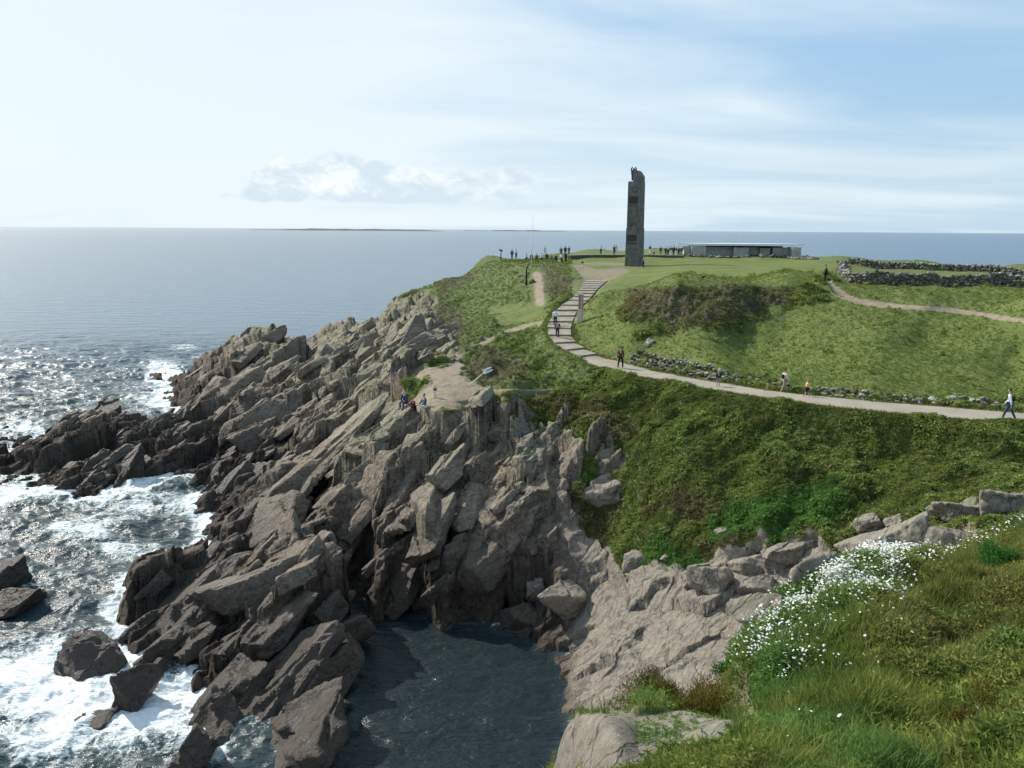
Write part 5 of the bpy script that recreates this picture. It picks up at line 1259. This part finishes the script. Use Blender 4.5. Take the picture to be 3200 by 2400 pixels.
# walkers on the path and the steps (face: 0 looks at the camera, pi away, +-pi/2 sideways)
person(2178, 908, 69, 'person in white shirt and blue jeans walking on the path at the right edge', 'white', 'jeans', -P_/2-.6, 'walk', bag='dark')
person(1340, 797, 48, 'person in dark brown jacket and black trousers standing astride on the path', 'brown', 'black', .2, 'astride', bag='cream')
person(1551, 838, 38, 'small slim person in grey and black in the middle of the path', 'black', 'grey', .4, 'stand', hair=HAIRB, shorts=True)
person(1693, 849, 52, 'person in pinkish white shirt and khaki trousers with a dark backpack', 'pink', 'khaki', P_/2+.3, 'walk', bag='black')
person(1742, 860, 41, 'child in tan yellow top and dark shorts running on the path', 'tan', 'black', P_/2, 'walk', hair=HAIRB, shorts=True)
person(1199, 706, 38, 'person in pale blue white shirt bending forward on the steps', 'white', 'black', P_, 'lean')
person(1204, 731, 38, 'person in black clothes with a dark backpack on the lowest steps', 'black', 'dark', P_, 'walk', bag='grey')
person(1782, 612, 40, 'person in dark jacket alone at the near edge of the high lawn', 'dark', 'black', -P_/2, 'back')
# on the rocks
person(876, 884, 42, 'person in navy jacket sitting on the rock by the sandy patch', 'navy', 'jeans', -.5, 'sit')
person(892, 891, 26, 'person in red jacket crouching beside the one in navy', 'red', 'dark', .8, 'crouch')
person(917, 898, 42, 'person in blue jacket sitting with pale trousers on the rocks', 'blue', 'cream', -1.0, 'sit')
person(940, 860, 27, 'child in black vest and white shorts on the sand', 'black', 'white', P_, 'stand', shorts=True, sleeve=False)
person(889, 696, 18, 'dark clothed person standing on the far pale rocks', 'dark', 'black', -1.2, 'lean')
person(875, 693, 11, 'dark clothed person crouching on the far pale rocks', 'black', 'black', .3, 'crouch')
# the forecourt
G1 = 'people sitting on the short wall left of the monument'
for q, (u, c1, c2, lb) in enumerate(((1137,'white','black','leftmost sitter on the short wall, white top'), (1148,'black','black','sitter in black second from the left on the short wall'), (1159,'red','dark','sitter in dark red third from the left on the short wall'), (1170,'white','black','sitter in white right of the dark red one on the short wall'),
                                      (1181,'black','dark','sitter in black near the middle of the short wall'), (1191,'grey','black','sitter in grey on the right part of the short wall'), (1201,'black','black','rightmost sitter on the short wall, all in black'))):
    yy = np.interp(u, (1134, 1160, 1190, 1212), (147, 146, 145, 143.5))-.25
    person(u, 566, 18, lb, c1, c2, .2*math.sin(q*2.1), 'sit', yabs=yy, real=1.68, group=G1, rr=q)
person(1222, 573, 24, 'person in black standing in front of the short wall end', 'black', 'black', .8, 'stand', yabs=141.5, real=1.8)
person(1213, 574, 20, 'person in dark clothes bending over a white bag by the short wall end', 'white', 'black', -1, 'lean', yabs=141.0, real=1.65)
person(1106, 558, 24, 'person in black left of the flagpole near the cliff edge', 'black', 'black', P_-.3, 'stand', yabs=153, real=1.78)
person(1115, 558, 22, 'person in white jacket beside the one in black near the cliff edge', 'white', 'black', P_+.5, 'phone', yabs=152, real=1.68)
person(1177, 549, 20, 'person all in white standing behind the sitting row', 'white', 'cream', P_, 'stand', yabs=156, real=1.72)
person(1212, 550, 22, 'person in dark brown behind the end of the short wall', 'brown', 'dark', P_, 'stand', yabs=157, real=1.75)
person(1221, 549, 23, 'person in black, tallest of three behind the wall end', 'black', 'black', .4, 'stand', yabs=157, real=1.85)
person(1229, 549, 22, 'person in black and white, rightmost of three behind the wall end', 'dark', 'grey', -.6, 'phone', yabs=157, real=1.72)
person(1258, 579, 17, 'small child in white and black on the gravel ring', 'black', 'cream', .5, 'stand', real=1.15)
person(1298, 546, 21, 'person in white top and black trousers behind the curved wall', 'white', 'black', P_-.4, 'phone', yabs=159, real=1.75)
person(1305, 546, 14, 'small person in pale clothes next to the one in white top', 'cream', 'white', P_, 'stand', yabs=159, real=1.2)
person(1327, 546, 21, 'person in black of the pair left of the monument', 'black', 'black', P_, 'stand', yabs=159, real=1.78)
person(1331.5, 546, 20, 'person in white of the pair left of the monument', 'white', 'white', P_, 'stand', yabs=159, real=1.7)
person(1404, 546, 20, 'person in black top and white trousers just right of the monument', 'black', 'white', P_+.6, 'stand', yabs=159, real=1.7)
person(1413, 546, 11, 'small crouching person in white right of the monument', 'white', 'dark', P_+.6, 'crouch', yabs=159, real=1.5)
person(1427, 546, 16, 'slim person in navy between the monument and the group', 'navy', 'navy', P_, 'stand', yabs=159, real=1.5)
person(1390, 572, 15, 'person with a white cap leaning on the right side of the monument', 'black', 'dark', P_/2, 'stand', cap=CAPW, yabs=137.4, real=1.5)
G2 = 'people crowded at the left end of the lookout building'
for q, (u, c1, c2, lb) in enumerate(((1438,'black','black','person in black at the left end of the crowd by the lookout building'), (1443,'white','dark','person in white second from the left in the crowd by the building'), (1449,'black','white','person in black with white trousers in the crowd by the building'), (1455,'dark','black','person in dark clothes in the middle of the crowd by the building'),
                                      (1460.5,'black','white','person in black with white trousers right of the middle of the crowd'), (1466,'grey','black','person in grey near the right of the crowd by the building'), (1472,'black','black','person in black touching the lookout building wall'))):
    person(u, 547, 21, lb, c1, c2, P_+.7*math.sin(q*1.7), 'phone' if q % 3 == 1 else 'stand', yabs=157.5+.5*(q % 2), real=1.62+.05*(q % 4), group=G2, rr=q)
# litter bin, white bag, bird
g = at_y(1207.5, 573, 140.6); gg = gz(g[0], 140.6)
bg_ = skin_mesh('bag', [(0, 0, .12), (0, 0, .26), (0, 0, .42)], [(0,1),(1,2)], [(.30,.2),(.26,.18),(.12,.1)], 0, 2, CAPW); bg_.location = (g[0], 140.6, gg); tag(bg_, 'white bag on the ground by the short wall', 'bag')
g = hit(1519, 604)
bird = empty('bird', tuple(g), .6); tag(bird, 'small black bird standing alone on the high lawn', 'bird')
skin_mesh('body', [(0, .22, .16), (0, .08, .20), (0, -.08, .24), (0, -.16, .32), (0, -.24, .31)], [(0,1),(1,2),(2,3),(3,4)], [.03,.09,.10,.055,.012], 1, 1, CL['black'], bird)
MB().tube([(-.03, 0, 0), (-.03, 0, .16)], .012, 5).build('leg', SHOE, bird); MB().tube([(.03, -.02, 0), (.03, -.02, .16)], .012, 5).build('leg', SHOE, bird)
bird.scale = (1.1, 1.1, 1.1)
# ------------------------------------------------------------------ far islands and a distant ship
m_isl, t = mat('island'); p = t.pos(); t.out(t.mix(t.noise(p, .002, 4), (.10, .12, .11), (.15, .16, .15)), .95, None, .1)
def island(u0, u1, y, hmax, seed):
    n = 160; xs_ = np.linspace((u0-CX)/F*y*cp, (u1-CX)/F*y*cp, n); s_ = np.linspace(0, 1, n)
    h = hmax*(np.sin(np.pi*s_)**.35)*(.55+.8*(fbm2(s_*9, s_*0, 4, seed)+.3)); h = np.maximum(h, .3); h[0] = h[-1] = 0
    rows = []
    for k2, (dy_, f_) in enumerate(((-260, 0), (-200, .55), (0, 1), (500, .8), (900, 0))):
        rows.append(np.stack([xs_, np.full(n, y+dy_), h*f_-(1.5 if f_ == 0 else 0)], -1))
    v = np.concatenate(rows); return np_mesh('island', v, grid_faces(5, n), True)
tag(link('island', island(543, 950, 11000, 22, 5), m_isl), kind='structure')
tag(link('island', island(1000, 1225, 15000, 20, 8), m_isl), kind='structure')
print('people', time.time()-T0)
# ------------------------------------------------------------------ camera, sky, sun
cam_d = bpy.data.cameras.new('camera'); cam = bpy.data.objects.new('camera', cam_d); col.objects.link(cam)
M = Matrix(((RR[0], UU[0], -FW[0], 0), (RR[1], UU[1], -FW[1], 0), (RR[2], UU[2], -FW[2], CAMZ), (0, 0, 0, 1)))
cam.matrix_world = M
cam_d.sensor_fit = 'HORIZONTAL'; cam_d.angle = 2*math.atan(1106/F); cam_d.clip_start = .5; cam_d.clip_end = 200000
scene.camera = cam
SUN_DIR = Vector((-.80, .60, 0)).normalized()
EL = math.radians(40)
sv = Vector((SUN_DIR.x*math.cos(EL), SUN_DIR.y*math.cos(EL), math.sin(EL)))
sl = bpy.data.lights.new('sun', 'SUN'); sl.energy = 5.0; sl.angle = math.radians(.6); sl.color = (1, .95, .86)
so = bpy.data.objects.new('sun', sl); col.objects.link(so); so.rotation_euler = (-sv).to_track_quat('-Z', 'Y').to_euler()
w = bpy.data.worlds.new('World'); scene.world = w; w.use_nodes = True
t = NT(w)
sky = t.n('ShaderNodeTexSky', sky_type='NISHITA'); sky.sun_disc = False; sky.sun_elevation = EL
sky.sun_rotation = math.atan2(sv.x, sv.y); sky.air_density = 1.0; sky.dust_density = 1.2; sky.ozone_density = 1.6
tc = t.n('ShaderNodeTexCoord').outputs['Generated']
x_, y_, z_ = t.sep(tc)
zc = t.math('MAXIMUM', z_, .0)
den = t.math('ADD', zc, .10)
cmb = t.n('ShaderNodeCombineXYZ'); t.l(t.math('DIVIDE', x_, den), cmb.inputs[0]); t.l(t.math('DIVIDE', y_, den), cmb.inputs[1])
cir = t.noise(t.mapping(cmb.outputs[0], (.40, .75, 1), (0, 0, .35)), 1.0, 8, .52, .9)
cir2 = t.noise(t.mapping(cmb.outputs[0], (.22, .5, 1), (0, 0, -.3)), 1.0, 4, .5, .4)
# thin veil: thicker to the left (towards the sun) and overhead
lft = t.ramp(x_, .45, -.42)
veil = t.math('ADD', t.math('MULTIPLY', cir, .60), t.math('ADD', t.math('MULTIPLY', cir2, .45), t.math('MULTIPLY', lft, .36)))
bk = t.ramp(y_, -.35, .25, .25, 1.0)  # veil thinned behind the camera, out of view, to lower fill on shaded faces
vm = t.math('MULTIPLY', t.ramp(veil, .40, .84), bk)
# low cumulus bank
az = t.math('DIVIDE', x_, t.math('MAXIMUM', y_, .05))
el = t.math('DIVIDE', zc, t.math('MAXIMUM', y_, .05))
c2 = t.n('ShaderNodeCombineXYZ'); t.l(az, c2.inputs[0]); t.l(t.math('MULTIPLY', el, 1.7), c2.inputs[1])
cu = t.noise(c2.outputs[0], 13.0, 9, .60, .35)
cul = t.noise(c2.outputs[0], 4.2, 3, .5)
win = t.math('MULTIPLY', t.ramp(az, -.42, -.24), t.ramp(az, .16, -.03))
win = t.math('MULTIPLY', win, t.math('MULTIPLY', t.ramp(el, .016, .036), t.ramp(el, .108, .052)))
cm = t.math('ADD', t.math('MULTIPLY', cu, .6), t.math('ADD', t.math('MULTIPLY', cul, .32), t.math('MULTIPLY', win, .36)))
cmask = t.math('MULTIPLY', t.ramp(cm, .70, .80), t.ramp(win, .03, .3))
hzm = t.ramp(el, .0, .16, 1, 0)
skc = t.n('ShaderNodeVectorMath', operation='SCALE'); t.l(sky.outputs[0], skc.inputs[0]); skc.inputs['Scale'].default_value = 1.0
SC = 1/.10
veilc = tuple(c_*SC for c_ in (.77, .85, .88)); base_haze = tuple(c_*SC for c_ in (.54, .69, .80))
a_ = t.mix(.6, skc.outputs[0], tuple(c_*SC for c_ in (.38, .62, .87)))
a_ = t.mix(t.math('MULTIPLY', hzm, .7), a_, base_haze)
a_ = t.mix(t.math('MULTIPLY', vm, .86), a_, veilc)
cuf = t.noise(c2.outputs[0], 30.0, 8, .62, .5)
shade = t.ramp(t.math('SUBTRACT', t.math('ADD', t.math('MULTIPLY', cu, .5), t.math('MULTIPLY', cuf, .5)), t.math('MULTIPLY', el, 2.0)), .26, .46)
cuc = t.mix(shade, tuple(c_*SC for c_ in (.93, .96, .97)), tuple(c_*SC for c_ in (.60, .71, .79)))
a_ = t.mix(t.math('MULTIPLY', cmask, .85), a_, cuc)
bg = t.n('ShaderNodeBackground'); t.l(a_, bg.inputs[0]); bg.inputs[1].default_value = .10
ow = t.n('ShaderNodeOutputWorld'); t.l(bg.outputs[0], ow.inputs[0])
vs = scene.view_settings; vs.view_transform = 'Standard'; vs.look = 'None'; vs.exposure = 0.20; vs.gamma = 1.0
scene.cycles.max_bounces = 5
scene.cycles.use_denoising = True
print('done', time.time()-T0)
